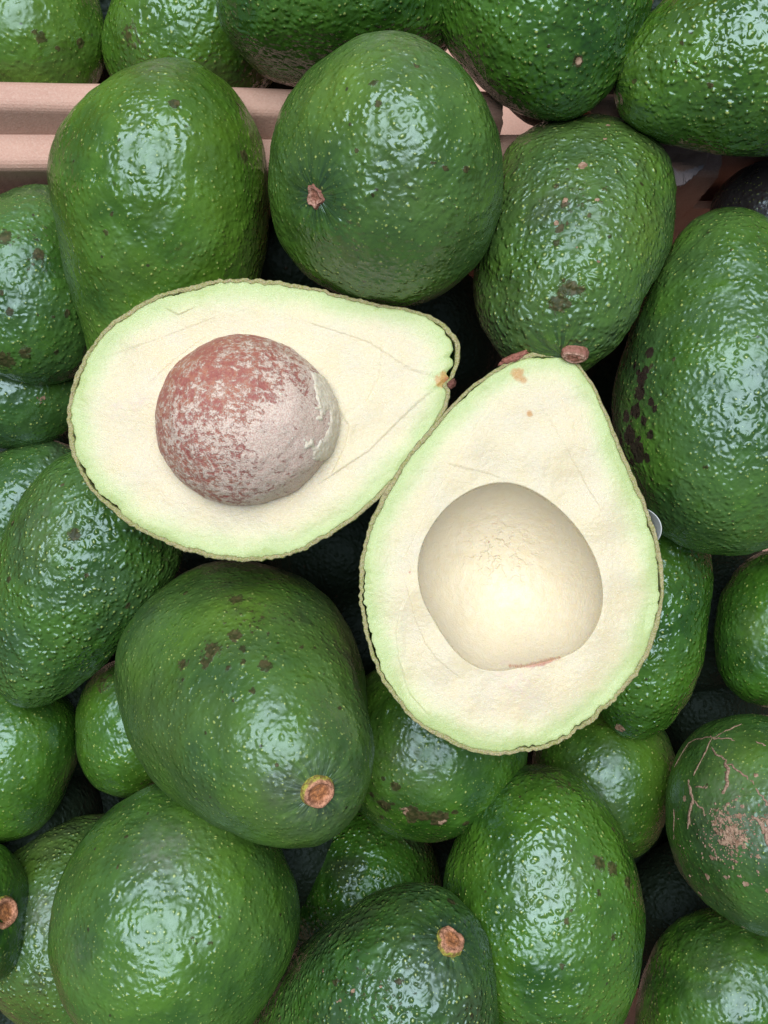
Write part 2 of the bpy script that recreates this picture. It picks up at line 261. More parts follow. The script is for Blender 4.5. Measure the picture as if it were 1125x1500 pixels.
   [(-17.2,-8.7,-8.4,-1.02),(-17.7,-5.7,5.1,0.81),(-11.5,-5.9,17.1,0.32),(-5.7,1.8,-24.1,-0.46),(8.0,8.0,-21.4,0.79),(16.0,2.5,11.5,-0.55),(1.6,-1.6,24.8,-0.03)],
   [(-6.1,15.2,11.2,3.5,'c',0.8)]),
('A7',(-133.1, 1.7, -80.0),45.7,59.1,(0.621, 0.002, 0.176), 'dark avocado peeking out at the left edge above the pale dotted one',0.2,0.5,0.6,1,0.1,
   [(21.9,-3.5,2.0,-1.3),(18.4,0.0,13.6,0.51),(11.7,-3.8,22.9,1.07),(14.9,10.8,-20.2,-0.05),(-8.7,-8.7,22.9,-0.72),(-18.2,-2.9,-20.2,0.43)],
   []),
('A8',(-105.4, -23.6, -50.0),58.4,95.2,(4.255, 0.013, 0.288), 'pale dotted avocado at the left, lying slanted under the half with the stone',0.42,0.95,0.6,2,0,
   [(-21.7,0.0,-36.9,1.35),(-26.8,0.0,-27.4,-0.04),(-25.9,13.2,-15.9,-1.21),(-23.1,16.8,-3.2,-1.24),(-20.6,6.7,21.9,0.78),(-10.5,3.4,40.7,0.26),(-2.2,1.6,47.1,-0.15),(5.5,0.0,45.8,0.84),(10.9,-1.7,40.7,0.74),(19.2,0.0,27.4,0.06),(23.7,3.7,15.9,-0.74),(26.2,-8.5,3.2,-1.72),(28.3,0.0,-21.9,0.08),(21.9,-11.2,-32.5,0.57),(0.8,4.9,-47.1,-0.48)],
   [(-7.0,28.3,-10.7,9.3,'y',0.4),(-11.8,26.5,-17.0,14.0,'g',0.4),(-0.1,28.9,-17.9,3.3,'d',0.9),(8.9,27.7,-8.0,1.4,'d',1.09),(23.1,16.9,-3.3,1.6,'d',1.09),(-12.3,22.7,-30.0,1.0,'d',1.06),(-14.8,22.7,5.2,1.5,'d',1.15),(-24.1,16.5,-10.7,1.4,'d',1.11)]),
('A9',(-44.0, -60.8, -34.0),80.5,121.0,(5.716, 1.032, 0.124), 'large dull green avocado with a round orange stem end and brown specks',0.58,0.3,0.35,2,0.12,
   [(33.3,10.8,-34.9,0.18),(26.5,26.5,-27.8,0.28),(17.0,33.4,-27.8,-0.14),(5.9,37.0,-27.8,0.68),(-5.9,37.0,-27.8,0.49),(-17.0,33.4,-27.8,-0.22),(-27.7,27.7,-20.3,-0.76),(-32.5,23.6,-4.1,-0.67),(-34.0,17.3,12.3,-0.63),(-31.8,10.3,27.8,-1.2),(-30.3,0.0,34.9,-0.77),(-25.4,-8.3,41.3,1.26),(-18.4,-13.4,46.9,3.06),(-13.4,-18.4,46.9,4.01),(-2.9,-18.3,51.7,3.07),(4.2,-26.4,41.3,-0.28),(10.3,-31.8,27.8,-2.82),(27.1,-19.7,27.8,-4.17),(34.3,-11.1,20.3,-1.74),(37.6,-12.2,4.1,-0.07),(39.6,-6.3,-12.3,1.4),(39.6,6.3,-12.3,1.19)],
   [(28.0,27.1,7.7,3.6,'d',1),(14.0,32.4,22.7,4.5,'d',0.9),(20.7,28.6,22.7,3.3,'d',1),(10.5,32.9,24.9,2.7,'d',1),(19.6,22.2,36.2,3.1,'d',0.9),(5.6,36.2,18.2,3.1,'d',0.8),(28.3,23.3,18.2,26.7,'d',0.42),(27.2,26.3,13.6,13.4,'y',0.8),(-1.6,1.3,60.4,15.6,'g',0.6),(13.3,29.1,31.3,1.3,'d',0.92),(14.4,33.3,19.4,0.9,'d',1.05),(21.2,22.1,34.3,0.9,'d',0.93),(2.6,35.2,22.7,1.0,'d',0.97),(19.5,35.1,-10.1,1.3,'d',1.02),(19.5,27.0,28.2,1.5,'d',0.99),(16.9,26.6,32.3,1.1,'d',1.14),(12.7,23.9,40.8,1.3,'d',1.01),(17.4,29.9,24.9,0.9,'d',0.96),(25.1,25.3,21.6,0.8,'d',1.08),(8.0,26.9,39.0,1.0,'d',1.11),(1.0,13.6,55.8,0.9,'d',1.16),(26.3,21.7,26.0,1.1,'d',0.94),(-4.1,28.3,38.1,0.7,'d',1.05),(21.2,1.3,48.8,1.0,'d',1.07),(28.6,13.2,32.3,1.0,'d',1.08)]),
('A10',(-90.3, -77.1, -70.0),42.1,49.4,(1.499, 0.001, 0.05), 'small smooth avocado tucked under the dull green one with the orange stem end',0.4,0.25,0.6,1,0,
   [(18.6,9.5,1.7,-0.54),(19.5,-0.0,8.3,0.4),(14.8,0.0,16.9,0.99),(8.0,0.0,22.7,0.18),(20.1,0.0,-8.3,-1.0),(15.7,2.5,-16.9,-0.46),(6.7,9.2,-21.1,1.02),(0.9,5.9,-23.8,1.19),(-5.3,-2.7,-23.8,-1.58),(-20.7,-3.3,1.7,1.78),(-18.9,-3.0,-11.4,-0.48),(-12.6,2.0,19.2,-1.42)],
   [(8.4,12.7,16.3,7.4,'d',0.6)]),
('A11',(-134.8, -88.9, -70.0),46.3,59.3,(1.291, 0.002, -0.031), 'dark smooth avocado at the left edge beneath the pale dotted one',0.4,0.2,0.6,1,0,
   [(-22.8,0.0,6.0,-0.66),(-21.4,-7.0,-6.0,-0.54),(-18.3,-2.9,-17.1,0.57),(-14.1,2.2,-23.0,0.12),(-6.3,6.3,-27.2,0.81),(-15.4,-7.8,20.2,0.67),(-3.1,1.0,29.4,-0.96),(20.1,10.2,-6.0,-1.67),(20.6,3.3,13.6,2.12),(5.3,10.4,-25.3,-0.42)],
   []),
('A12',(-67.2, -131.1, -30.0),77.0,86.7,(1.454, -0.347, -0.013), 'large smooth bright avocado with a dull grey tip near the lower left corner',0.62,0.22,0.55,2,0,
   [(8.5,6.2,41.7,0.31),(18.0,9.2,37.0,-0.15),(28.0,4.4,29.6,-0.23),(36.4,0.0,14.5,0.17),(38.0,6.0,3.0,-0.08),(33.5,17.1,-8.8,-0.07),(30.3,15.4,-19.9,0.23),(24.8,12.7,-29.6,0.37),(-31.3,-5.0,25.0,-1.08),(-36.4,0.0,14.5,0.17),(-38.4,0.0,3.0,1.0),(-37.6,0.0,-8.8,0.91),(-33.5,-5.3,-19.9,-0.77),(-30.8,4.9,-25.0,-0.6),(-24.0,0.0,-33.6,0.15),(-4.6,2.3,-42.9,0.21),(15.0,2.4,-39.7,-0.51)],
   [(1.9,34.6,19.4,10.6,'g',1),(-9.9,32.0,21.7,26.4,'y',0.3),(22.2,29.6,-11.4,8.8,'g',0.4),(-16.2,34.7,-3.8,1.1,'d',1.0),(-11.3,36.6,-3.0,1.2,'d',0.91),(14.5,33.6,13.9,0.9,'d',1.0),(14.4,29.9,22.4,0.9,'d',1.2),(-2.6,9.6,41.9,0.9,'d',0.98),(-33.9,17.7,5.5,1.0,'d',0.94)]),
('A13',(-111.1, -152.2, -84.0),76.7,80.3,(0.771, 0.005, 0.172), 'dark wrinkled olive avocado wedged behind the bright one at lower left',0.15,0.8,0.6,1,0.15,
   [(38.2,-0.0,-2.7,0.52),(35.3,-5.6,8.2,1.34),(29.4,-9.6,18.5,1.48),(13.6,-9.9,34.3,0.65),(-24.8,-12.6,23.1,-3.5),(30.5,4.8,-27.4,-3.45),(-8.4,25.7,-31.1,-1.04),(-27.5,20.0,-23.1,4.0)],
   [(13.4,32.8,9.0,10.2,'g',1),(30.4,14.8,12.9,10.2,'y',0.5)]),
('A14',(-142.1, -135.9, -50.0),41.9,42.8,(6.461, 0.551, -0.13), 'avocado cut off by the left edge with its orange stem end facing up',0.25,0.3,0.4,1,0.1,
   [(7.5,-14.7,14.6,-1.67),(13.8,-13.8,9.8,0.64),(16.5,-12.0,7.2,1.04),(-1.9,-11.8,18.3,-3.51),(-11.7,-8.5,16.6,-0.99),(-18.6,-6.0,9.8,2.66),(-19.5,0.0,9.8,6.1),(18.8,6.1,-4.4,1.0),(6.1,18.8,-4.4,-2.41),(-12.3,16.9,4.4,-0.97)],
   []),
('A15',(-1.7, -165.4, -34.0),71.7,109.6,(1.06, 0.615, 0.048), 'dark pebbly avocado at the bottom edge with a rough orange stem stub',0.25,0.9,0.7,2,0.15,
   [(7.8,-24.1,37.4,2.92),(16.7,-23.0,31.6,1.08),(24.6,-24.6,11.2,-1.69),(33.0,-10.7,11.2,-3.05),(35.6,0.0,3.7,-3.04),(35.0,5.5,-11.2,-0.89),(30.9,10.0,-25.2,3.41),(-0.0,-25.3,37.4,2.75),(-9.9,-19.4,42.5,1.1),(-15.9,-8.1,46.8,-1.08),(-27.1,-8.8,31.6,-1.5),(-31.1,0.0,25.2,0.0),(-29.0,21.1,-3.7,0.74),(-4.7,29.7,-31.6,-1.94),(21.3,21.3,-31.6,2.27)],
   [(2.2,-14.3,49.7,1.8,'d',1.3),(30.3,0.0,27.4,1.1,'c',1.2),(13.5,18.0,41.5,26.7,'d',0.4),(3.0,7.4,53.3,13.4,'g',0.4),(31.2,17.5,1.6,1.4,'d',0.98),(-14.3,21.2,37.0,1.3,'d',1.11),(9.7,15.2,46.6,1.4,'d',1.03),(-24.6,4.7,37.8,1.3,'d',1.14),(-14.5,12.7,45.5,0.9,'d',1.16),(23.5,15.8,32.0,1.3,'d',1.18),(18.7,18.1,36.2,1.1,'c',1.15),(13.2,16.9,42.9,0.9,'c',1.14),(20.6,19.9,31.1,1.2,'c',1.16),(28.0,11.6,27.4,1.0,'c',1.1)]),
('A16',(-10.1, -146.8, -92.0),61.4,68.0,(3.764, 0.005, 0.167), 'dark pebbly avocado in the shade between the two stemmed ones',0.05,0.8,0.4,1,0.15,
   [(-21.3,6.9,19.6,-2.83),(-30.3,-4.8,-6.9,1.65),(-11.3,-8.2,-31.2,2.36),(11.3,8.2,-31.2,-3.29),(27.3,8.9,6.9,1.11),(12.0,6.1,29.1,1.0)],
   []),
('A17',(53.8, -137.0, -48.0),67.9,102.6,(1.603, -0.008, 0.031), 'long glossy avocado standing at the bottom beside the stemmed dark one',0.45,0.65,0.9,2,0,
   [(5.2,-7.2,49.4,0.66),(-3.6,-2.6,50.8,-0.03),(-15.3,-7.8,43.8,-0.14),(-23.1,7.5,35.0,0.1),(-31.6,0.0,17.2,0.21),(-32.1,10.4,3.5,0.19),(-29.8,15.2,-10.4,-0.67),(-27.9,4.4,-29.6,-0.81),(15.3,-7.8,43.8,-0.18),(27.2,0.0,29.6,-0.56),(32.6,-5.2,10.4,0.35),(33.0,5.2,-10.4,-0.3),(2.2,13.7,-47.0,0.81),(-17.7,12.9,-39.8,0.37),(24.1,7.8,-35.0,-0.53)],
   [(-19.6,22.6,23.0,3.2,'d',1.1),(-15.3,24.6,25.6,3.2,'d',1.0),(-24.2,20.3,17.4,2.8,'d',1),(1.6,30.2,22.1,13.9,'g',0.5),(-7.7,9.3,47.7,11.6,'d',0.5),(-14.0,28.3,17.4,1.4,'d',1.07),(-17.8,28.7,3.5,1.6,'d',0.93),(-22.4,12.9,32.3,1.3,'d',1.15),(-2.8,32.9,10.6,1.4,'d',1.19),(-0.8,33.9,-2.5,1.4,'d',1.09),(-4.6,32.1,13.5,1.0,'d',0.94),(-30.6,14.5,2.5,1.1,'d',0.95)]),
('A18',(16.9, -82.7, -62.0),64.1,67.0,(2.855, 0.0, 0.004), 'small avocado with a row of brown scabs below the hollow half',0.5,0.3,0.55,2,0,
   [(24.9,8.1,19.3,0.39),(31.0,4.9,6.8,1.14),(31.6,5.0,-2.3,0.58),(29.9,4.7,-11.2,-0.17),(21.2,15.4,-19.3,-0.91),(11.8,11.8,-28.6,-1.09),(1.4,8.6,-32.3,0.26),(-7.7,3.9,-32.3,0.74),(9.0,9.0,30.7,-1.3),(-23.2,3.7,-22.9,0.44),(-31.0,-4.9,6.8,-0.35),(-10.3,-7.5,30.7,0.3)],
   [(17.7,26.6,3.0,3.9,'d',1.3),(17.5,26.3,5.6,2.9,'c',0.9),(16.4,27.0,-5.6,4.3,'d',1.25),(17.3,26.1,-7.5,2.9,'c',0.9),(18.0,23.9,12.0,3.4,'d',1.1),(9.8,28.7,10.7,2.2,'d',1.3),(17.2,27.1,-1.0,3.4,'d',1.1),(-0.2,30.9,8.8,13.3,'g',0.6),(16.6,23.1,-15.6,1.8,'d',1.1),(20.2,24.8,1.7,1.4,'d',1.04),(18.6,25.7,-4.9,1.4,'d',1.19),(12.7,27.8,-10.1,1.4,'d',1.19),(21.1,23.9,3.0,1.2,'d',1.01),(23.3,19.2,11.4,1.4,'d',1.05),(14.8,28.0,-5.6,1.3,'d',1.02),(16.5,25.9,9.5,1.2,'d',0.97),(16.2,22.5,16.7,1.5,'d',1.1),(8.7,27.3,15.0,1.3,'d',1.0)]),
('A19',(92.4, -37.7, -66.0),48.8,84.8,(1.499, -0.012, -0.092), 'glossy pebbled avocado half covered by the right side of the hollow half',0.35,0.85,0.9,1,0,
   [(-19.6,14.2,8.6,-1.85),(-24.1,0.0,-2.9,-1.59),(-17.9,13.0,-14.2,-1.03),(-13.5,9.8,-28.9,0.47),(-5.7,1.8,-40.8,1.12),(2.4,1.8,-42.0,0.65),(8.7,-1.4,-38.9,1.33),(-22.2,3.5,19.5,-0.13),(19.8,-10.1,-14.2,-3.82),(-12.1,6.2,36.2,1.9),(10.5,-0.0,38.9,0.41)],
   [(6.9,6.4,-38.4,2.4,'c',1.5)]),
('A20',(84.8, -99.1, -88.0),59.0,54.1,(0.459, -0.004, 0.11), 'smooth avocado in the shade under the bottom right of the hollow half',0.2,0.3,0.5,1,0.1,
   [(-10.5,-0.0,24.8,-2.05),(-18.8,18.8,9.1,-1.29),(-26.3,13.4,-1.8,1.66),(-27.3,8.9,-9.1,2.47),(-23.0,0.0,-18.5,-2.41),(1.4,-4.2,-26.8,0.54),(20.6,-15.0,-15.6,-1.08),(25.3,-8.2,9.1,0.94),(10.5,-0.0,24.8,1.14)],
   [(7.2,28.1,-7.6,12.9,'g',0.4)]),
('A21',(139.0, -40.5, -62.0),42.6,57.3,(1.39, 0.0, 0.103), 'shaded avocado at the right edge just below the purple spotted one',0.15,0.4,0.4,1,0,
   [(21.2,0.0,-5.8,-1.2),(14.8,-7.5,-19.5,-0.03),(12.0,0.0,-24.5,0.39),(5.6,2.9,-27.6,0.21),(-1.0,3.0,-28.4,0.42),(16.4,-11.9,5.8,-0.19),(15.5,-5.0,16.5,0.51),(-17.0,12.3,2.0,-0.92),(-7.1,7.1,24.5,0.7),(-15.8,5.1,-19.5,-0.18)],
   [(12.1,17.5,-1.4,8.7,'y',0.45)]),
('A22',(127.3, -104.4, -46.0),72.1,61.2,(0.19, 0.011, 0.029), 'dark avocado at the right edge covered with corky brown scars and branching lines',0.3,0.15,0.4,2,0.1,
   [(6.7,-13.1,-28.1,-0.27),(18.3,-5.9,-26.2,-0.44),(26.7,-13.6,-17.7,0.1),(31.6,-16.1,-6.2,-0.24),(35.5,-5.6,2.1,-0.22),(33.2,-5.3,10.3,0.42),(-2.3,-4.5,-30.3,-0.23),(-14.0,-4.6,-28.1,0.31),(-26.5,-4.2,-20.9,-0.62),(-32.0,5.1,-14.1,0.15),(-30.6,15.6,-10.3,1.06),(-31.3,15.9,6.2,0.77),(-19.8,10.1,23.8,-1.88),(5.6,17.4,26.2,-0.6),(22.2,-0.0,23.8,1.62)],
   [(7.4,28.8,-17.9,9.2,'c',0.92),(12.2,25.3,-19.8,7.8,'c',0.8),(14.7,27.7,-15.8,16.1,'g',0.8),(11.4,33.3,-7.5,5.1,'c',0.8),(4.9,31.6,-14.8,18.5,'c',0.45),(28.1,21.4,-6.9,11.5,'y',0.5),(-4.2,25.8,-21.5,9.2,'c',0.5),(9.0,24.6,-21.5,1.3,'c',1.22),(-0.1,22.9,-24.0,1.5,'c',1.15),(4.8,35.6,-3.3,0.9,'c',1.21),(24.0,26.1,-6.3,1.2,'c',1.17),(-26.8,15.4,-16.3,1.1,'c',1.25),(-7.3,29.7,-16.9,1.6,'c',1.13),(13.3,29.1,-14.8,1.5,'c',1.28),(-25.4,13.9,-18.8,1.3,'c',1.11),(1.8,33.2,-12.6,1.2,'c',1.18),(-4.8,29.4,-17.9,1.1,'c',1.31),(2.6,34.8,-8.7,1.5,'c',1.13),(9.3,33.4,-9.2,1.5,'c',1.17),(-7.4,18.6,-25.7,1.6,'c',1.25),(-8.5,18.1,-25.7,1.1,'c',1.11),(-9.4,32.4,-11.5,1.1,'c',1.33),(-6.2,25.4,-21.5,1.3,'c',1.15),(-16.8,8.4,-26.4,1.5,'c',1.3),(15.9,11.1,-26.1,1.6,'c',1.24),(5.3,27.1,-20.2,1.4,'c',1.21),(16.4,25.8,-16.9,1.1,'c',1.11)]),
('A23',(119.3, -174.7, -62.0),56.9,70.5,(0.956, -0.001, -0.068), 'smooth avocado in the bottom right corner',0.4,0.35,0.5,1,0,
   [(13.3,-13.3,27.4,-0.22),(24.7,-8.0,16.2,0.27),(25.4,-12.9,2.4,0.89),(26.1,-8.5,-7.2,-0.51),(24.4,-0.0,-16.2,-1.13),(18.8,-6.1,-24.1,-0.08),(-13.9,7.1,30.1,0.25),(-24.4,12.4,11.8,0.29),(-11.6,16.0,-24.1,-0.81),(6.8,2.2,-34.0,1.31),(-3.7,-7.3,34.0,-0.3)],
   [(16.3,21.7,12.6,16.9,'g',0.4)]),
('A24',(135.8, 99.1, -48.0),44.2,47.6,(0.523, -0.001, 0.195), 'dark purplish avocado at the right edge under the torn cardboard',0.05,0.4,0.3,1,0.8,
   [(17.1,-5.6,-16.3,0.68),(21.0,0.0,-11.0,0.03),(21.8,3.5,-4.8,0.15),(20.2,3.2,4.8,-0.06),(-7.6,5.5,20.3,-0.27),(-20.0,-6.5,-11.0,0.53),(6.6,-2.1,-22.9,-1.02)],
   [(6.9,18.9,-13.1,16.0,'p',0.5)]),
('B1',(-14.5, -12.3, -120.0),54.6,70.2,(0.562, 0.0, 0.14), 'shade-coloured avocado deep in the gap between the two halves',0.0,0.6,0.25,0,1.0,  # from here down: deep fruits, skin coloured near-black as painted gap shade
   [(18.7,3.0,-27.2,0.43),(24.0,-3.8,11.7,-0.47),(-17.6,2.8,23.9,0.55),(-25.2,-4.0,-16.1,-0.6)],
   []),
('B2',(23.2, 73.6, -120.0),48.9,63.9,(1.906, 0.0, 0.149), 'shade-coloured avocado deep in the gap under the round avocado with the star scar',0.0,0.6,0.25,0,1.0,
   [(21.4,-3.4,10.7,-0.04),(-10.4,3.4,27.3,0.05),(-23.7,-3.7,-10.7,-0.06),(8.9,-6.4,-29.3,0.04)],
   []),
('B3',(-40.1, 95.7, -100.0),38.5,47.1,(2.658, -0.0, 0.141), 'shaded avocado glimpsed above the upper rim of the half with the stone',0.0,0.6,0.25,0,1.0,
   [(10.2,3.3,18.3,0.3),(-16.1,8.2,4.8,-0.28),(-8.6,0.0,-21.6,0.3),(17.1,-5.6,-10.8,-0.37)],
   []),
('B4',(120.8, -159.3, -120.0),45.7,54.1,(0.988, 0.002, 0.151), 'deep shaded avocado just left of the corky scarred one',0.0,0.6,0.25,0,1.0,
   [(19.1,-6.2,-15.6,0.41),(10.5,-10.5,18.5,-0.35),(-18.4,2.9,12.4,0.33),(-11.8,6.0,-23.1,-0.33)],
   []),
('B5',(133.9, -80.5, -122.0),43.2,50.0,(0.22, -0.001, 0.161), 'deep shaded avocado in the gap above the corky scarred one',0.0,0.6,0.25,0,1.0,
   [(9.6,-1.5,-22.9,-0.49),(20.2,-0.0,5.1,0.49),(-8.2,11.2,17.1,-0.5),(-19.3,6.3,-11.5,0.61)],
   []),
('B6',(-117.4, -123.7, -124.0),36.6,40.5,(1.805, 0.002, 0.145), 'deep shaded avocado under the small smooth one at left',0.0,0.6,0.25,0,1.0,
   [(15.5,5.0,6.8,0.93),(-2.6,-7.9,17.3,-1.08),(-17.0,-5.5,-6.8,1.13),(0.0,10.6,-17.3,-0.79)],
   []),
('B7',(22.5, -148.6, -124.0),37.6,46.8,(0.436, 0.001, 0.148), 'deep shaded avocado in the gap below the one with brown scabs',0.0,0.6,0.25,0,1.0,
   [(10.9,0.0,-20.0,0.54),(16.7,-0.0,7.8,-0.58),(-10.4,0.0,18.1,0.61),(-14.9,10.8,-7.8,-0.65)],
   []),
('B8',(-147.7, -211.9, -124.0),40.4,46.9,(1.193, 0.001, 0.153), 'deep shaded avocado in the bottom left corner',0.0,0.6,0.25,0,1.0,
   [(19.2,6.2,-4.8,0.56),(9.3,-9.3,16.0,-0.5),(-19.2,-6.2,-1.6,0.53),(-10.5,5.3,-20.0,-0.46)],
   []),
('B9',(97.2, 45.2, -116.0),38.5,59.6,(1.226, -0.002, 0.085), 'deep shaded avocado left of the purple spotted one',0.0,0.6,0.25,0,1.0,
   [(18.4,2.9,-10.0,-3.67),(9.1,1.4,25.5,2.62),(-18.8,-3.0,2.0,-3.43),(-8.2,0.0,-27.4,2.9)],
   []),
('B18',(128.7, -189.5, -146.4),50.3,60.3,(5.47, -0.001, 0.15), 'deep shaded avocado low in the pile, glimpsed through a gap',0.0,0.6,0.25,0,1.0,
   [(-20.0,0.0,-20.6,0.64),(19.6,6.4,13.9,0.58),(19.1,-6.2,-20.6,-0.62),(-18.0,13.1,10.1,-0.55)],
   []),
('B23',(92.0, -135.1, -145.6),51.5,59.7,(2.627, -0.0, 0.165), 'deep shaded avocado low in the pile, glimpsed through a gap',0.0,0.6,0.25,0,1.0,
   [(15.7,-5.1,20.4,-0.64),(-14.6,10.6,-23.2,-0.54),(-22.3,-3.5,10.0,0.52),(23.1,7.5,-13.7,0.68)],
   []),
('B24',(145.0, -137.0, -146.9),51.5,57.1,(0.364, -0.005, 0.177), 'deep shaded avocado low in the pile, glimpsed through a gap',0.0,0.6,0.25,0,1.0,
   [(8.0,0.0,-27.5,-0.81),(-11.1,1.8,24.4,-0.91),(22.2,-3.5,9.6,0.76),(-21.7,11.1,-13.1,1.03)],
   []),
('B29',(80.9, -87.8, -142.4),53.5,56.7,(1.411, 0.001, 0.136), 'deep shaded avocado low in the pile, glimpsed through a gap',0.0,0.6,0.25,0,1.0,
   [(26.4,-4.2,-5.8,0.99),(-24.0,7.8,5.8,0.86),(2.9,-8.8,26.0,-0.93),(-3.9,1.3,-28.1,-0.79)],
   []),
('B32',(-66.6, -22.0, -146.4),53.9,58.2,(5.956, 0.0, 0.159), 'deep shaded avocado low in the pile, glimpsed through a gap',0.0,0.6,0.25,0,1.0,
   [(-8.2,-1.3,-28.0,-0.82),(9.7,-7.0,24.9,-1.0),(26.4,-0.0,-9.8,1.1),(-25.2,0.0,5.9,0.83)],
   []),
('B37',(-158.7, 22.4, -146.7),50.6,61.1,(2.249, -0.0, 0.148), 'deep shaded avocado low in the pile, glimpsed through a gap',0.0,0.6,0.25,0,1.0,
   [(20.5,3.2,14.0,-0.16),(-19.8,-10.1,-17.6,-0.2),(-16.2,-2.6,20.8,0.17),(17.6,0.0,-23.7,0.18)],
   []),
('B53',(71.1, 172.6, -95.0),50.8,61.4,(5.679, 0.001, 0.145), 'deep shaded avocado low in the pile, glimpsed through a gap',0.0,0.6,0.25,0,1.0,
   [(-14.5,-2.3,-26.2,0.12),(16.3,2.6,20.9,0.13),(19.8,10.1,-17.7,-0.14),(-19.8,-6.4,14.1,-0.11)],
   []),
('C1',(-147.8, -127.1, -104.0),63.2,75.5,(4.007, -0.0, 0.153), 'shaded avocado behind the one with its orange stem end at the left edge',0.0,0.6,0.25,0,1.0,
   [(-25.5,4.0,17.4,0.12),(26.4,-8.6,-21.8,0.15),(-24.0,-7.8,-25.8,-0.14),(23.0,3.6,21.8,-0.13)],
   []),
('C2',(-33.9, -134.5, -96.0),54.7,60.5,(5.229, -0.003, 0.197), 'shaded avocado between the dull green one and the bright one at lower left',0.0,0.6,0.25,0,1.0,
   [(-23.3,7.6,-17.4,1.27),(23.4,3.7,10.1,0.94),(12.6,-0.0,-27.7,-1.04),(-11.4,15.7,17.4,-1.03)],
   []),
('C3',(-127.3, -76.6, -108.0),57.4,59.7,(3.354, -0.004, 0.155), 'shaded avocado in the gap left of the small smooth one',0.0,0.6,0.25,0,1.0,
   [(-6.5,0.0,28.8,-0.92),(7.6,-14.9,-25.5,-0.8),(-28.7,-0.0,-6.1,1.02),(26.6,8.7,2.0,0.79)],
   []),
('C4',(-12.5, -54.6, -116.0),57.0,67.3,(4.019, -0.001, 0.157), 'shaded avocado in the gap left of the hollow half',0.0,0.6,0.25,0,1.0,
   [(-22.9,3.6,15.5,0.43),(22.5,3.6,-23.0,0.52),(-19.0,-6.2,-26.1,-0.46),(18.6,9.5,19.4,-0.44)],
   []),
('C5',(131.7, -43.1, -118.0),61.5,70.5,(4.239, -0.002, 0.167), 'shaded avocado in the gap between two at the right edge',0.0,0.6,0.25,0,1.0,
   [(-25.7,-8.3,11.8,0.38),(25.9,13.2,-16.2,0.5),(-13.8,2.2,-32.4,-0.41),(13.5,9.8,27.4,-0.46)],
   []),
('C6',(93.2, 179.8, -70.0),51.1,51.2,(1.684, -0.002, 0.14), 'shaded avocado in the rear box between the two glossy ones at right',0.0,0.6,0.25,0,1.0,
   [(23.8,-3.8,5.2,0.99),(-25.1,4.0,-5.2,1.07),(-2.7,5.3,24.7,-1.03),(0.6,-3.9,-25.4,-0.91)],
   []),
('C7',(-104.5, 186.7, -90.0),60.0,70.8,(5.771, 0.0, 0.157), 'shaded avocado in the rear box between the two at the left',0.0,0.6,0.25,0,1.0,
   [(-16.6,5.4,-30.2,-0.15),(19.1,-3.0,24.1,-0.19),(23.8,17.3,-11.8,0.19),(-25.0,-12.8,7.2,0.14)],
   []),
('C8',(-39.6, 165.5, -72.0),35.6,41.3,(5.964, -0.001, 0.156), 'shaded avocado in the rear box just behind the flap between two big front fruits',0.0,0.6,0.25,0,1.0,
   [(-5.5,0.0,-19.9,-0.31),(7.8,-1.2,17.7,-0.37),(14.4,10.5,-4.2,0.38),(-15.9,-5.2,4.2,0.29)],
   []),
]
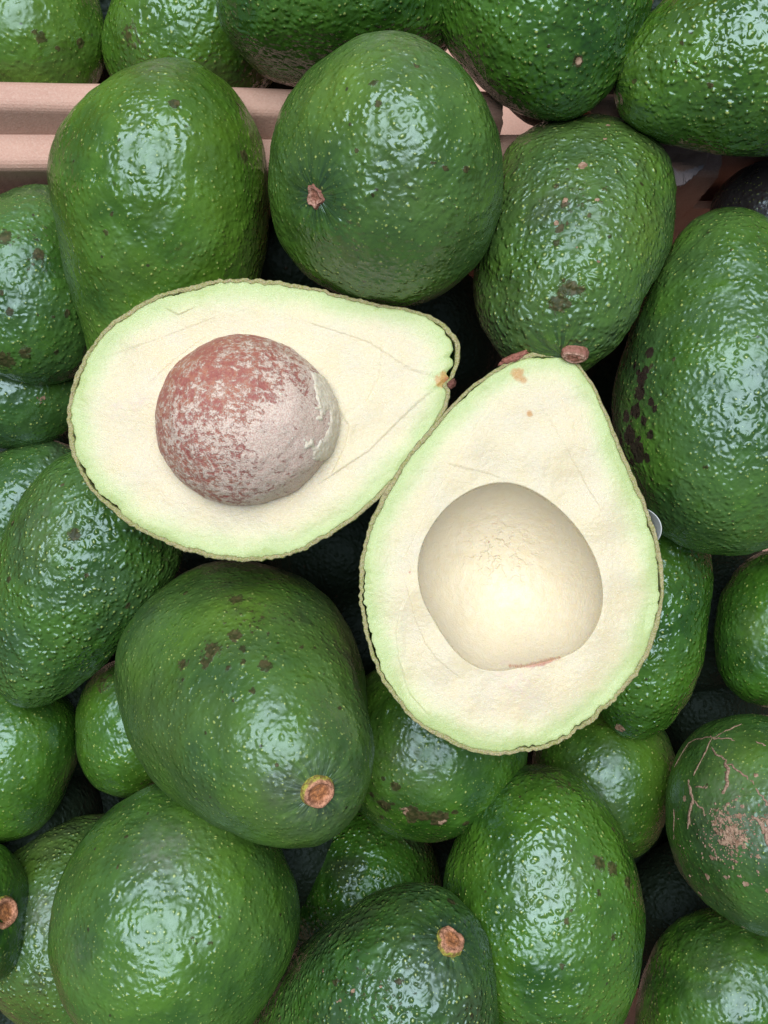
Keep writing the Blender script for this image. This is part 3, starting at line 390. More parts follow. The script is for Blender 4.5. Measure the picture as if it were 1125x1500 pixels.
TENDRILS=[[(21.8,-5.2,-24.3),(24.0,-5.3,-22.8),(25.5,-5.6,-21.5),(27.1,-5.4,-20.2),(28.9,-5.2,-18.3),(29.3,-5.3,-17.9),(29.8,-4.7,-17.4),(30.9,-2.4,-16.3),(31.3,-1.2,-15.8),(31.6,1.2,-15.3),(31.9,2.5,-14.8),(32.4,3.8,-13.7),(32.5,5.2,-13.2),(32.4,5.8,-13.2),(32.7,5.9,-12.6),(32.6,6.5,-12.6),(32.5,7.1,-12.6)],[(32.5,7.1,-12.6),(32.8,7.9,-11.5),(33.3,8.0,-10.4),(33.7,8.1,-9.2),(34.1,8.2,-8.1),(34.2,9.0,-6.9),(34.7,8.4,-5.1),(34.9,8.4,-3.9),(35.0,8.4,-2.7)],[(32.5,7.1,-12.6),(32.4,8.5,-12.1),(32.7,9.3,-10.9),(32.6,10.6,-10.4),(32.6,11.3,-9.8),(32.7,12.1,-8.7),(32.6,12.8,-8.1),(32.4,13.4,-8.1),(32.2,14.1,-7.5)],[(32.5,7.1,-12.6),(31.3,8.2,-14.3),(30.8,8.7,-14.8),(29.4,9.6,-16.3),(28.9,10.0,-16.9),(27.9,10.3,-17.9),(26.9,10.6,-18.8),(26.3,10.9,-19.3),(25.3,11.1,-20.2),(24.6,11.4,-20.7),(24.2,11.2,-21.1),(23.5,11.4,-21.5),(22.8,11.7,-22.0)],[(21.3,9.9,-23.6),(21.1,10.3,-23.6),(20.0,11.2,-24.0),(19.5,12.0,-24.0),(19.1,12.8,-24.0),(17.8,13.5,-24.3),(17.3,14.2,-24.3),(16.7,14.9,-24.3),(15.4,15.5,-24.7),(15.0,15.0,-25.1),(13.5,14.7,-25.7),(12.9,14.5,-26.1),(12.2,14.3,-26.4),(11.2,14.3,-26.7),(9.3,14.1,-27.2),(8.7,13.7,-27.5),(6.7,13.3,-28.0)],[(19.9,14.5,-22.8),(20.0,15.2,-22.4),(20.1,15.9,-22.0),(20.2,16.6,-21.5),(20.2,17.3,-21.1),(20.6,17.7,-20.7),(20.2,18.1,-20.7),(20.6,18.4,-20.2),(20.9,18.7,-19.8)],[(16.1,15.5,-24.3),(15.9,16.6,-24.0),(14.9,17.5,-24.0),(14.5,18.5,-23.6),(14.5,19.2,-23.2),(13.7,19.8,-23.2),(13.3,20.0,-23.2),(12.5,20.5,-23.2),(12.8,21.0,-22.8)],[(31.1,8.8,-14.3),(30.5,10.6,-14.3),(30.1,11.8,-14.3),(29.6,13.0,-14.3),(29.1,14.2,-14.3),(28.8,15.4,-13.7),(28.7,16.1,-13.2),(28.1,17.3,-13.2),(28.0,18.0,-12.6)],[(28.0,18.0,-12.6),(27.0,18.9,-13.2),(26.6,19.4,-13.2),(25.8,20.5,-13.2),(24.8,21.3,-13.7),(24.1,21.5,-14.3),(23.0,22.2,-14.8),(22.6,22.7,-14.8),(21.4,23.3,-15.3),(21.2,23.1,-15.8),(20.5,23.2,-16.3),(19.8,23.3,-16.9),(19.5,23.0,-17.4)],[(26.9,19.6,-12.6),(26.9,20.4,-11.5),(26.1,21.5,-11.5),(25.4,22.7,-10.9),(25.1,23.3,-10.4),(24.3,24.4,-9.8),(24.0,25.1,-9.2),(23.0,26.0,-9.2),(22.7,26.7,-8.1),(21.6,27.6,-8.1),(20.5,28.4,-8.1),(20.0,28.9,-7.5),(18.9,29.7,-7.5),(18.4,30.2,-6.9),(17.8,30.6,-6.9),(17.2,31.0,-6.3),(16.6,31.4,-6.3),(15.9,31.6,-6.9),(16.0,31.7,-6.3),(16.1,31.8,-5.7),(16.1,31.8,-5.7)],[(10.8,4.0,-29.1),(10.1,4.0,-29.3),(9.2,4.2,-29.5),(8.4,4.3,-29.6),(7.5,4.4,-29.8),(5.8,4.4,-30.0),(4.1,4.1,-30.2),(2.8,4.3,-30.3),(0.7,3.6,-30.5)],[(13.4,31.0,-11.5),(12.9,31.5,-10.9),(12.4,31.9,-10.4),(11.8,32.4,-9.8),(11.2,32.6,-9.8),(10.6,33.0,-9.2),(9.9,33.2,-9.2),(10.0,33.4,-8.7),(8.7,33.8,-8.7),(7.3,33.9,-9.2),(6.6,34.0,-9.2),(5.3,34.3,-9.2),(4.6,34.4,-9.2)],[(31.4,17.7,-2.1),(31.1,18.3,-1.5),(30.7,18.9,-0.3),(30.3,19.5,-0.3),(30.3,19.5,0.3)],[(2.8,24.4,-22.8),(1.3,24.0,-23.2),(0.8,24.6,-22.8),(-0.1,24.6,-22.8),(-0.6,24.6,-22.8)]]
FLECKS=[(3.1,14.6,-28.0),(8.6,26.7,-19.8),(11.8,27.3,-17.9),(9.3,29.1,-16.9),(12.2,25.3,-19.8),(11.5,31.5,-12.1),(7.7,27.9,-18.8),(12.8,31.2,-11.5),(-7.0,30.9,-15.3),(0.4,27.6,-20.2),(8.5,24.7,-21.5),(9.0,32.3,-12.1),(-0.1,10.8,-29.3),(5.4,21.1,-24.7),(12.0,26.3,-18.8),(-2.4,28.4,-19.3),(-0.2,30.6,-16.9),(4.3,24.7,-22.4),(15.6,26.8,-16.3),(1.7,14.8,-28.0),(6.8,21.3,-24.3),(16.0,28.8,-13.2),(-0.2,33.2,-12.6),(16.4,22.7,-19.8),(13.7,30.0,-13.2),(5.1,23.5,-23.2),(8.3,32.5,-12.1),(-0.9,19.4,-26.1),(-0.2,33.2,-12.6),(11.1,25.7,-19.8),(14.2,31.2,-10.4),(6.4,27.3,-19.8),(14.7,22.2,-21.1),(5.0,32.3,-13.7),(7.1,27.6,-19.3),(11.8,30.4,-13.7),(5.5,28.4,-18.8),(1.2,34.8,-8.7),(7.6,18.5,-25.7),(18.6,30.5,-5.1),(8.0,23.3,-22.8),(8.6,33.6,-9.2),(-0.1,28.9,-18.8),(12.2,31.5,-11.5),(0.4,25.1,-22.4),(9.9,27.2,-18.8),(12.2,25.3,-19.8),(8.9,34.5,3.9),(13.4,23.0,-21.1),(8.7,31.2,-14.3),(6.8,29.0,-17.9),(12.9,26.8,-17.9),(12.7,22.8,-21.5),(3.7,27.3,-20.2),(4.3,28.2,-19.3),(16.3,30.8,-8.7),(6.9,26.7,-20.2),(3.7,32.1,-14.3),(10.3,34.4,-3.3),(10.5,30.6,-14.3),(-9.4,32.4,-11.5),(7.0,27.2,-19.8),(6.2,26.4,-20.7),(13.7,33.4,-1.5),(11.7,25.5,-19.8),(6.6,23.7,-22.8),(5.1,29.3,-17.9),(8.0,31.0,-14.8),(2.8,21.0,-25.1),(7.9,30.7,-15.3),(15.9,27.4,-15.3),(10.3,25.1,-20.7),(9.0,28.0,-18.3),(16.4,25.8,-16.9),(2.2,23.4,-23.6),(5.4,19.3,-25.7),(3.2,21.0,-25.1),(7.5,20.5,-24.7),(18.8,27.1,-13.2),(13.0,30.0,-13.7),(10.2,28.0,-17.9),(11.7,28.6,-16.3),(-2.3,27.5,-20.2),(5.7,29.2,-17.9),(-1.8,28.4,-19.3),(7.8,33.1,-10.9),(-0.6,22.9,-24.0),(8.6,33.4,-9.8),(5.0,25.7,-21.5),(-0.2,33.2,-12.6),(3.8,28.7,-18.8),(2.7,28.8,-18.8),(9.3,29.1,-16.9),(9.6,34.7,-0.3),(2.1,28.0,-19.8),(2.2,29.7,-17.9),(4.0,35.4,-5.7),(20.8,26.6,-11.5),(11.2,32.6,-9.8),(0.4,28.9,-18.8),(13.4,23.0,-21.1),(14.6,25.0,-18.8),(12.5,32.3,-9.2),(7.7,32.9,-11.5),(6.9,23.0,-23.2),(4.8,31.3,-15.3),(10.0,29.3,-16.3),(14.0,22.1,-21.5),(11.3,23.6,-21.5),(-5.4,26.6,-20.7),(4.6,26.2,-21.1),(3.0,26.0,-21.5),(-0.0,8.7,-29.8),(11.0,32.2,-10.9),(16.9,31.9,-0.9),(7.5,34.9,-5.1),(3.9,29.1,-18.3),(5.1,32.9,-12.6),(12.2,26.7,-18.3),(6.4,27.3,-19.8),(10.8,31.4,-12.6),(10.5,25.5,-20.2),(7.2,30.5,-15.8),(7.3,30.8,-15.3),(-0.1,25.6,-22.0),(13.4,27.9,-16.3),(9.3,31.0,-14.3),(1.7,30.5,-16.9),(16.1,26.4,-16.3),(7.3,31.2,-14.8),(9.4,27.4,-18.8),(1.3,24.5,-22.8),(13.8,25.9,-18.3),(5.4,35.2,-5.7),(1.8,32.9,-13.2),(2.9,31.2,-15.8),(5.7,29.2,-17.9),(0.4,25.1,-22.4),(22.3,27.3,5.7),(9.4,31.3,-13.7),(5.4,31.2,-15.3),(3.8,28.3,-19.3),(7.4,28.8,-17.9),(12.6,30.8,-12.6),(12.9,28.2,-16.3),(6.3,29.1,-17.9),(12.3,25.7,-19.3),(3.9,20.2,-25.4),(4.0,23.2,-23.6),(9.3,25.5,-20.7),(7.9,28.3,-18.3),(10.0,25.7,-20.2),(3.7,32.1,-14.3),(9.1,28.4,-17.9),(1.4,26.6,-21.1),(9.4,24.4,-21.5),(-2.8,32.8,-13.2),(17.5,26.4,-15.3),(17.9,26.9,-14.3),(8.8,14.4,-27.2),(3.1,23.3,-23.6),(13.3,21.9,-22.0),(13.2,27.6,-16.9),(8.4,28.1,-18.3),(-0.1,29.8,-17.9),(2.9,30.8,-16.3),(13.6,29.7,-13.7),(0.4,28.5,-19.3),(6.5,30.3,-16.3),(11.6,29.9,-14.8),(7.0,27.2,-19.8),(-0.1,29.4,-18.3),(8.5,28.5,-17.9),(10.2,23.5,-22.0),(8.4,30.2,-15.8),(3.5,22.7,-24.0),(8.0,31.3,-14.3),(11.1,21.9,-22.8),(8.2,29.5,-16.9),(-4.9,33.9,-10.4),(6.4,29.9,-16.9),(-9.7,9.5,-28.5),(8.1,34.4,-6.9),(3.8,28.3,-19.3),(10.4,27.0,-18.8),(5.7,32.5,-13.2),(16.1,31.8,-5.7),(0.5,35.8,-4.5),(8.6,7.7,-29.1),(8.6,26.7,-19.8),(6.5,25.3,-21.5),(6.5,30.3,-16.3),(10.3,30.0,-15.3),(12.0,32.8,6.9),(5.8,27.0,-20.2),(14.7,32.3,-6.3),(17.4,31.4,-3.9),(4.3,27.7,-19.8),(4.2,31.0,-15.8),(8.2,29.5,-16.9),(9.5,31.8,-12.6),(10.4,21.7,-23.2),(4.8,27.6,-19.8),(6.9,31.9,-13.7),(5.8,22.8,-23.6),(0.3,19.4,-26.1),(5.8,29.6,-17.4),(12.1,31.3,-12.1),(10.3,28.4,-17.4),(11.1,30.4,-14.3),(3.8,28.3,-19.3),(5.5,25.6,-21.5),(0.9,27.1,-20.7),(-4.0,24.3,-22.8),(12.7,32.8,-7.5),(11.1,23.1,-22.0),(7.5,29.2,-17.4),(13.9,28.9,-14.8),(11.3,27.6,-17.9),(8.4,28.1,-18.3),(3.8,33.3,-12.1),(9.6,28.2,-17.9),(25.0,20.6,-14.3),(-4.0,32.7,-13.2),(3.9,22.6,-24.0),(10.5,32.8,-9.8),(4.0,34.8,-8.1),(9.3,29.1,-16.9),(9.8,32.8,-10.4),(9.1,16.4,-26.4),(10.2,28.0,-17.9),(4.6,29.8,-17.4),(13.7,28.5,-15.3),(8.4,28.1,-18.3),(6.1,17.8,-26.4),(1.6,29.7,-17.9),(8.3,20.2,-24.7),(13.6,28.2,-15.8),(7.2,30.5,-15.8),(-1.2,19.4,-26.1),(-1.2,26.6,-21.1),(13.0,28.5,-15.8),(6.0,23.3,-23.2),(2.7,23.9,-23.2),(7.8,26.0,-20.7),(1.8,32.3,-14.3),(13.1,24.8,-19.8),(9.3,31.0,-14.3),(15.7,27.1,-15.8),(7.3,24.6,-22.0),(7.2,24.1,-22.4),(20.4,22.2,-17.4),(7.8,26.0,-20.7),(5.2,29.7,-17.4),(11.1,27.2,-18.3),(0.4,28.5,-19.3),(-0.1,26.1,-21.5)]

def fruit_profile(u, W, L, k):
    f = lambda q: np.sin(q)*(1-k*np.cos(q))
    nr = f(np.linspace(0, math.pi, 200)).max()
    return W/2*f(u)/nr, L/2*np.cos(u)
def axis_frame(th, pi):
    a = np.array([math.cos(pi)*math.cos(th), math.cos(pi)*math.sin(th), math.sin(pi)])
    up = np.array([0, 0, 1.]) if abs(a[2]) < .95 else np.array([0, 1., 0])
    x = np.cross(up, a); x /= np.linalg.norm(x); y = np.cross(a, x)
    return np.stack([x, y, a], 1)
DETAIL = {0: (56, 100), 1: (104, 200), 2: (136, 264)}
FRUIT = {}
class Fruit: pass
def shape_points(loc, W, L, k, dents, idx, rough, pole=True):
    """displaced surface for local ellipsoid-ish points"""
    nrm = np.stack([loc[:, 0]/(W*W/4), loc[:, 1]/(W*W/4), loc[:, 2]/(L*L/4)], 1)
    nrm /= np.linalg.norm(nrm, axis=1)[:, None]+1e-9
    S = 13.0
    d = np.array(dents)
    K = np.exp(-((d[:, None, :3]-d[None, :, :3])**2).sum(2)/(2*S*S))
    wgt = np.linalg.solve(K+.15*np.eye(len(d)), d[:, 3])
    lift = np.exp(-((loc[:, None, :]-d[None, :, :3])**2).sum(2)/(2*S*S))@wgt
    lift = np.clip(lift, -4, 4)
    o = idx*13.7
    lift = lift+perlin(loc/26+o)*1.1+perlin(loc/11+o*2)*.45
    lift = lift+(.10+.28*rough)*perlin(loc/4.6+o)+(.05+.14*rough)*perlin(loc/2.6+o*3)
    lift = lift-1.6*np.exp(-((loc-np.array([0, 0, L/2]))**2).sum(1)/(2*5.5**2))
    return loc+nrm*lift[:, None], nrm
KIND = {'d': 0, 'c': 1, 'y': 2}
def make_fruit(idx, code, c, W, L, ax, label, tone, rough, gloss, det, purple, dents, scars):
    nu, nv = DETAIL[det]; th, pi, k = ax
    u = np.linspace(0.004, math.pi-.004, nu)[:, None]; v = np.linspace(0, 2*math.pi, nv, endpoint=False)[None]
    r, s = fruit_profile(u, W, L, k)
    loc = np.stack([(r*np.cos(v)).ravel(), (r*np.sin(v)).ravel(), (s+0*v).ravel()], 1)
    P2, nrm = shape_points(loc, W, L, k, dents, idx, rough)
    top = P2[:nv].mean(0); bot = P2[-nv:].mean(0)
    V = np.concatenate([P2, [top, bot]]); loc2 = np.concatenate([loc, [[0, 0, L/2], [0, 0, -L/2]]])
    q = grid_quads(nu, nv)[:, ::-1]
    a = np.arange(nv); b = (a+1) % nv; n = nu*nv
    t = np.concatenate([np.stack([np.full(nv, n), a, b], 1), np.stack([np.full(nv, n+1), (nu-1)*nv+b, (nu-1)*nv+a], 1)])
    me = mesh('avocado', V, q, skin_material(idx, tone, rough, gloss, purple, DULL.get(code, 0), WARM.get(code, 0)), t)
    sc = np.zeros((len(V), 4)); sc[:, 3] = 1; pur = np.zeros(len(V)); gr = np.zeros(len(V))
    for x, y, z, rr, kd, stg in scars:
        m = stg*np.exp(-((loc2-np.array([x, y, z]))**2).sum(1)/(2*(rr*.62)**2))
        if kd == 'p': pur = np.maximum(pur, m)
        elif kd == 'g': gr = np.maximum(gr, m)
        else: sc[:, KIND[kd]] = np.maximum(sc[:, KIND[kd]], m)
    attr(me, 'scar', sc); attr(me, 'purple', pur); attr(me, 'grey', gr)
    dist = np.linalg.norm(loc2-np.array([0, 0, L/2]), axis=1)
    attr(me, 'stem_near', np.exp(-(dist/11.5)**2)*np.where(dist < 30, 1, 0))
    az = loc2[:, :2]/(np.linalg.norm(loc2[:, :2], axis=1)[:, None]+1e-6)
    attr(me, 'stem_dir', np.concatenate([az*1.6, dist[:, None]*.03], 1))
    o = link('avocado', me, None, label, 'avocado', 'whole avocados in the boxes')
    fr = axis_frame(th, pi)
    M = Matrix([list(fr[i])+[c[i]*MM] for i in range(3)]+[[0, 0, 0, 1]])
    o.matrix_world = M
    F = Fruit(); F.o = o; F.top = top; F.L = L; F.W = W; F.k = k; F.d = dents; F.idx = idx; F.rough = rough
    FRUIT[code] = F
for i, row in enumerate(FRUITS): make_fruit(i+1, *row)

# ---------------------------------------------------------------- stem ends
def stem_material(a, b, c, name='stem_wood'):
    N = NT(name); P = N.obj_mm(); rad = N.attr('radial').outputs['Fac']
    n = N.noise(P, .9, 4, .65).outputs[0]; n2 = N.noise(P, 2.5, 2).outputs[0]
    col = N.mix(N.step(N.math('ADD', rad, N.math('MULTIPLY', N.math('SUBTRACT', n, .5), .5)), .45, .75), a, b)
    col = N.mix(N.step(N.math('ADD', rad, N.math('MULTIPLY', N.math('SUBTRACT', n, .5), .16)), .94, 1.05), col, c)
    col = N.mix(N.step(n, .40, .62, .75, 0), col, (.16, .065, .03))
    N.set(N.b.inputs['Base Color'], col); N.b.inputs['Roughness'].default_value = .7
    N.set(N.b.inputs['Normal'], N.bump(N.math('ADD', n, N.math('MULTIPLY', n2, .4)), .5))
    return N.m
def stem_end(code, R, H, prof, mat, seed, squash=(1, 1), shift=(0, 0), tilt=(0, 0), ragged=.1, name='stem_end', label=None):
    """lathe with an uneven rim, sitting on the fruit's stem pole; prof = [(r/R, z/H)]"""
    F = FRUIT[code]; nv = 56; th = np.linspace(0, 2*math.pi, nv, endpoint=False)
    rows = []; rad = []
    pr = np.array(prof); t = np.linspace(0, len(pr)-1, len(pr)*4-3)
    rr = np.interp(t, np.arange(len(pr)), pr[:, 0]); zz = np.interp(t, np.arange(len(pr)), pr[:, 1])
    for a, z in zip(rr, zz):
        wob = 1+ragged*ring_noise(th, 7, seed)+ragged*.5*ring_noise(th, 17, seed+4)
        x = a*R*wob*np.cos(th)*squash[0]; y = a*R*wob*np.sin(th)*squash[1]
        zn = z*H+.22*H*ragged*4*perlin(np.stack([x*.8, y*.8, np.full(nv, seed+z)], 1))*(z > .2)
        zn = zn+x*tilt[0]+y*tilt[1]
        rows.append(np.stack([x+shift[0], y+shift[1], zn], 1)); rad.append(np.full(nv, a))
    V = np.concatenate(rows+[[rows[-1].mean(0)]]); n = len(rows)*nv
    a = np.arange(nv); tr = np.stack([(len(rows)-1)*nv+a, (len(rows)-1)*nv+(a+1) % nv, np.full(nv, n)], 1)
    V[:, :] += F.top*np.array([1, 1, 1])
    me = mesh(name, V, grid_quads(len(rows), nv), mat, tr, recalc=True)
    attr(me, 'radial', np.concatenate(rad+[[0]]))
    return link(name, me, F.o, label)
wood_orange = stem_material((.52, .20, .07), (.62, .29, .17), (.40, .38, .05))
wood_pink = stem_material((.40, .16, .11), (.55, .30, .22), (.30, .12, .09))
button = [(1.12, -.9), (1.1, .1), (1.0, .62), (.90, .95), (.78, .92), (.66, .62), (.60, .35), (.35, .28), (.1, .38)]
stub = [(1.15, -.9), (1.08, .2), (1.0, .7), (.85, .95), (.6, .82), (.4, .95), (.15, .75)]
stem_end('A9', 4.5, 2.0, button, wood_orange, 1.3, ragged=.07)
stem_end('A14', 5.0, 1.8, button, wood_orange, 3.1, ragged=.08)
stem_end('A15', 4.2, 2.2, stub, wood_orange, 5.7, ragged=.22)
stem_end('A2', 2.6, .9, [(1.4, -.9), (1.15, .2), (1.0, .8), (.7, .55), (.4, .2), (.1, .1)], wood_pink, 7.9, ragged=.45, name='stem_scar')
stem_end('A3', 3.1, 1.7, stub, stem_material((.50, .21, .15), (.62, .36, .27), (.36, .15, .11)), 9.4, squash=(1.2, .72), shift=(3.6, 1.2), ragged=.12)

# corky scars and branching lines of the scarred avocado at the right
def on_surface(code, pts, lift=0.0):
    F = FRUIT[code]; p, nrm = shape_points(np.array(pts, float), F.W, F.L, F.k, F.d, F.idx, F.rough)
    return p+nrm*lift, nrm
def cork_material():
    N = NT('cork'); P = N.obj_mm(); n = N.noise(P, 1.4, 3, .6).outputs[0]
    N.set(N.b.inputs['Base Color'], N.mix(N.step(n, .35, .65), (.21, .115, .075), (.40, .265, .185)))
    N.b.inputs['Roughness'].default_value = .75
    N.set(N.b.inputs['Normal'], N.bump(n, .3)); return N.m
cork = cork_material()
for li, ln in enumerate(TENDRILS):
    p, nrm = on_surface('A22', ln, .05)
    n = len(p); t = np.linspace(0, 1, n)
    p = p+.35*np.stack([n1(np.arange(n)*.9, li), n1(np.arange(n)*.9, li+9), n1(np.arange(n)*.9, li+5)], 1)
    tan = np.gradient(p, axis=0); tan /= np.linalg.norm(tan, axis=1)[:, None]+1e-9
    bi = np.cross(tan, nrm); bi /= np.linalg.norm(bi, axis=1)[:, None]+1e-9
    thick = li in (4, 8, 11)
    rad = (.52 if thick else .26)*(1+.5*n1(np.arange(n)*1.3, li+3))*np.where((t < .02) | (t > .98), .4, 1)
    al = np.linspace(0, 2*math.pi, 7, endpoint=False)
    V = (p[:, None]+rad[:, None, None]*(np.cos(al)[None, :, None]*bi[:, None]*1.15+np.sin(al)[None, :, None]*nrm[:, None]*.55)).reshape(-1, 3)
    link('scar_line', mesh('scar_line', V, grid_quads(n, 7), cork, recalc=True), FRUIT['A22'].o)
p, nrm = on_surface('A22', FLECKS, 0)
rng = np.random.default_rng(11); VV = []; QQ = []; TT = []; off = 0
for q, nn in zip(p, nrm):
    tx = np.cross(nn, [0, 0, 1.]); tx /= np.linalg.norm(tx)+1e-9; ty = np.cross(nn, tx)
    ang = rng.uniform(0, 6.28); e1 = math.cos(ang)*tx+math.sin(ang)*ty; e2 = np.cross(nn, e1)
    sx = rng.uniform(.16, .5)*rng.choice([1, 1, 1.7]); sy = sx*rng.uniform(.35, .95)
    al = np.linspace(0, 6.283, 8, endpoint=False); rr = rng.uniform(.7, 1.2, 8)
    lo = q+(np.cos(al)*rr*sx)[:, None]*e1+(np.sin(al)*rr*sy)[:, None]*e2-.1*nn
    hi = q+(np.cos(al)*rr*sx*.7)[:, None]*e1+(np.sin(al)*rr*sy*.7)[:, None]*e2+rng.uniform(.12, .3)*nn
    VV += [lo, hi, [q+.1*nn]]
    QQ.append(grid_quads(2, 8)+off); a = np.arange(8)
    TT.append(np.stack([8+a, 8+(a+1) % 8, np.full(8, 16)], 1)+off); off += 17
link('corky_flecks', mesh('corky_flecks', np.concatenate(VV), np.concatenate(QQ), cork, np.concatenate(TT), recalc=True), FRUIT['A22'].o, kind='stuff')

# ---------------------------------------------------------------- the two halves
def flesh_material():
    N = NT('avocado_flesh'); P = N.obj_mm()
    edge = N.attr('edge_mm').outputs['Fac']; cav = N.attr('hollow').outputs['Fac']
    stain = N.attr('stain'); sp = N.n('ShaderNodeSeparateColor'); N.t.links.new(stain.outputs['Color'], sp.inputs[0])
    n_big = N.noise(P, .09, 3).outputs[0]; n_mid = N.noise(P, .45, 3, .6).outputs[0]
    n_fib = N.noise(N.attr('fibre').outputs['Vector'], 1.0, 4, .6).outputs[0]
    n_fine = N.noise(P, 2.9, 2, .6).outputs[0]
    col = N.mix(N.step(n_big, .35, .65), (.725, .635, .45), (.74, .635, .415))
    col = N.mix(N.step(n_fib, .50, .72, 0, .30), col, (.78, .62, .36))
    col = N.mix(N.step(n_mid, .52, .75, 0, .18), col, (.77, .70, .54))
    col = N.mix(N.step(n_fine, .56, .72, 0, .35), col, (.87, .80, .67))
    e = N.math('ADD', edge, N.math('MULTIPLY', N.math('SUBTRACT', n_mid, .5), 2.2))
    e = N.math('ADD', e, N.math('MULTIPLY', N.math('SUBTRACT', n_big, .5), 6.0))
    col = N.mix(N.step(e, 2.0, 12, .55, 0), col, (.64, .69, .37))
    col = N.mix(N.step(e, .3, 7.5, .80, 0), col, (.45, .57, .21))
    col = N.mix(N.step(edge, .0, 1.1, .45, 0), col, (.36, .42, .15))
    col = N.mix(N.math('MULTIPLY', cav, .75), col, N.mix(N.step(n_mid, .35, .7), (.78, .675, .485), (.80, .715, .55)))
    bl = N.math('MULTIPLY', N.math('SUBTRACT', n_mid, .5), 1.3)
    col = N.mix(N.step(N.math('ADD', sp.outputs[0], bl), .30, .85, 0, .8), col, (.56, .27, .06))
    col = N.mix(N.step(N.math('ADD', sp.outputs[1], bl), .35, 1.0, 0, .75), col, (.46, .13, .07))
    col = N.mix(N.math('MULTIPLY', sp.outputs[2], N.step(n_mid, .38, .75, 0, .5)), col, (.72, .50, .42))
    N.set(N.b.inputs['Base Color'], col)
    N.set(N.b.inputs['Roughness'], N.math('ADD', N.step(n_mid, .35, .65, .17, .34), N.math('MULTIPLY', cav, .2)))
    N.b.inputs['IOR'].default_value = 1.46
    N.b.inputs['Coat Weight'].default_value = .22; N.b.inputs['Coat Roughness'].default_value = .16
    N.b.inputs['Subsurface Weight'].default_value = .6
    N.b.inputs['Subsurface Radius'].default_value = (1.0, .75, .4); N.b.inputs['Subsurface Scale'].default_value = .0016
    flaky = N.attr('flaky').outputs['Fac']
    vf = N.voro(N.vmath('ADD', P, N.vmath('SCALE', N.noise(P, .5, 3).outputs['Color'], (0, 0, 0))), .28, 'DISTANCE_TO_EDGE')
    fl = N.noise(P, .30, 3, .55, .3).outputs[0]
    h = N.math('ADD', N.math('MULTIPLY', n_fine, .50), N.math('MULTIPLY', n_mid, .45))
    h = N.math('ADD', h, N.math('MULTIPLY', n_fib, .25))
    h = N.math('ADD', h, N.math('MULTIPLY', N.math('MULTIPLY', N.step(fl, .46, .52), flaky), .8))
    h = N.math('ADD', h, N.math('MULTIPLY', N.math('MULTIPLY', N.noise(P, .8, 4, .7).outputs[0], cav), .7))
    N.set(N.b.inputs['Normal'], N.bump(h, .42))
    return N.m
FLESH = flesh_material()
def rind_material():
    N = NT('cut_rind'); P = N.obj_mm(); a = N.attr('across').outputs['Fac']
    n = N.noise(P, .7, 4, .65).outputs[0]; n2 = N.noise(P, 2.2, 3, .6).outputs[0]; b = N.noise(P, .12, 2).outputs[0]
    col = N.mix(N.step(b, .35, .65), (.42, .40, .16), (.50, .43, .21))
    col = N.mix(N.step(n, .45, .65), col, (.36, .36, .10))
    col = N.mix(N.step(n2, .48, .62, 0, .75), col, (.62, .55, .36))
    col = N.mix(N.step(N.math('ADD', a, N.math('MULTIPLY', n, .35)), .22, .40, .35, 0), col, (.26, .32, .07))
    col = N.mix(N.step(N.math('ADD', a, N.math('MULTIPLY', n, .4)), 1.02, 1.22, 0, .85), col, (.09, .12, .03))
    col = N.mix(N.step(n, .34, .44, .6, 0), col, (.20, .15, .05))
    N.set(N.b.inputs['Base Color'], col); N.b.inputs['Roughness'].default_value = .5
    N.b.inputs['Subsurface Weight'].default_value = .15; N.b.inputs['Subsurface Scale'].default_value = .001
    N.set(N.b.inputs['Normal'], N.bump(N.math('ADD', N.math('MULTIPLY', n, .8), N.math('MULTIPLY', n2, .9)), .8))
    return N.m
RIND = rind_material()
def px(p): return np.stack([(np.asarray(p, float)[:, 0]-562.5)*.2, (750-np.asarray(p, float)[:, 1])*.2], 1)
def polyline_dist(xy, line):
    d = np.full(len(xy), 1e9); sgn = np.zeros(len(xy))
    for a, b in zip(line[:-1], line[1:]):
        ab = b-a; t = np.clip(((xy-a)@ab)/(ab@ab), 0, 1); c = a+t[:, None]*ab
        dd = np.linalg.norm(xy-c, axis=1); cr = ab[0]*(xy[:, 1]-a[1])-ab[1]*(xy[:, 0]-a[0])
        m = dd < d; d[m] = dd[m]; sgn[m] = np.sign(cr[m])
    return d, sgn
def radial(outline, c, th):
    """smooth closed polar radius through the outline points"""
    d = outline-c; a = np.arctan2(d[:, 1], d[:, 0]); r = np.hypot(d[:, 0], d[:, 1]); o = np.argsort(a); a, r = a[o], r[o]
    a3 = np.concatenate([a-2*math.pi, a, a+2*math.pi]); r3 = np.concatenate([r, r, r])
    m = np.zeros_like(r3); s = np.diff(r3)/np.diff(a3)            # monotone-ish cubic
    m[1:-1] = (s[:-1]*np.diff(a3)[1:]+s[1:]*np.diff(a3)[:-1])/(np.diff(a3)[1:]+np.diff(a3)[:-1])
    i = np.clip(np.searchsorted(a3, th)-1, 0, len(a3)-2); h = a3[i+1]-a3[i]; t = (th-a3[i])/h
    return (2*t**3-3*t**2+1)*r3[i]+(t**3-2*t**2+t)*h*m[i]+(-2*t**3+3*t**2)*r3[i+1]+(t**3-t**2)*h*m[i+1]

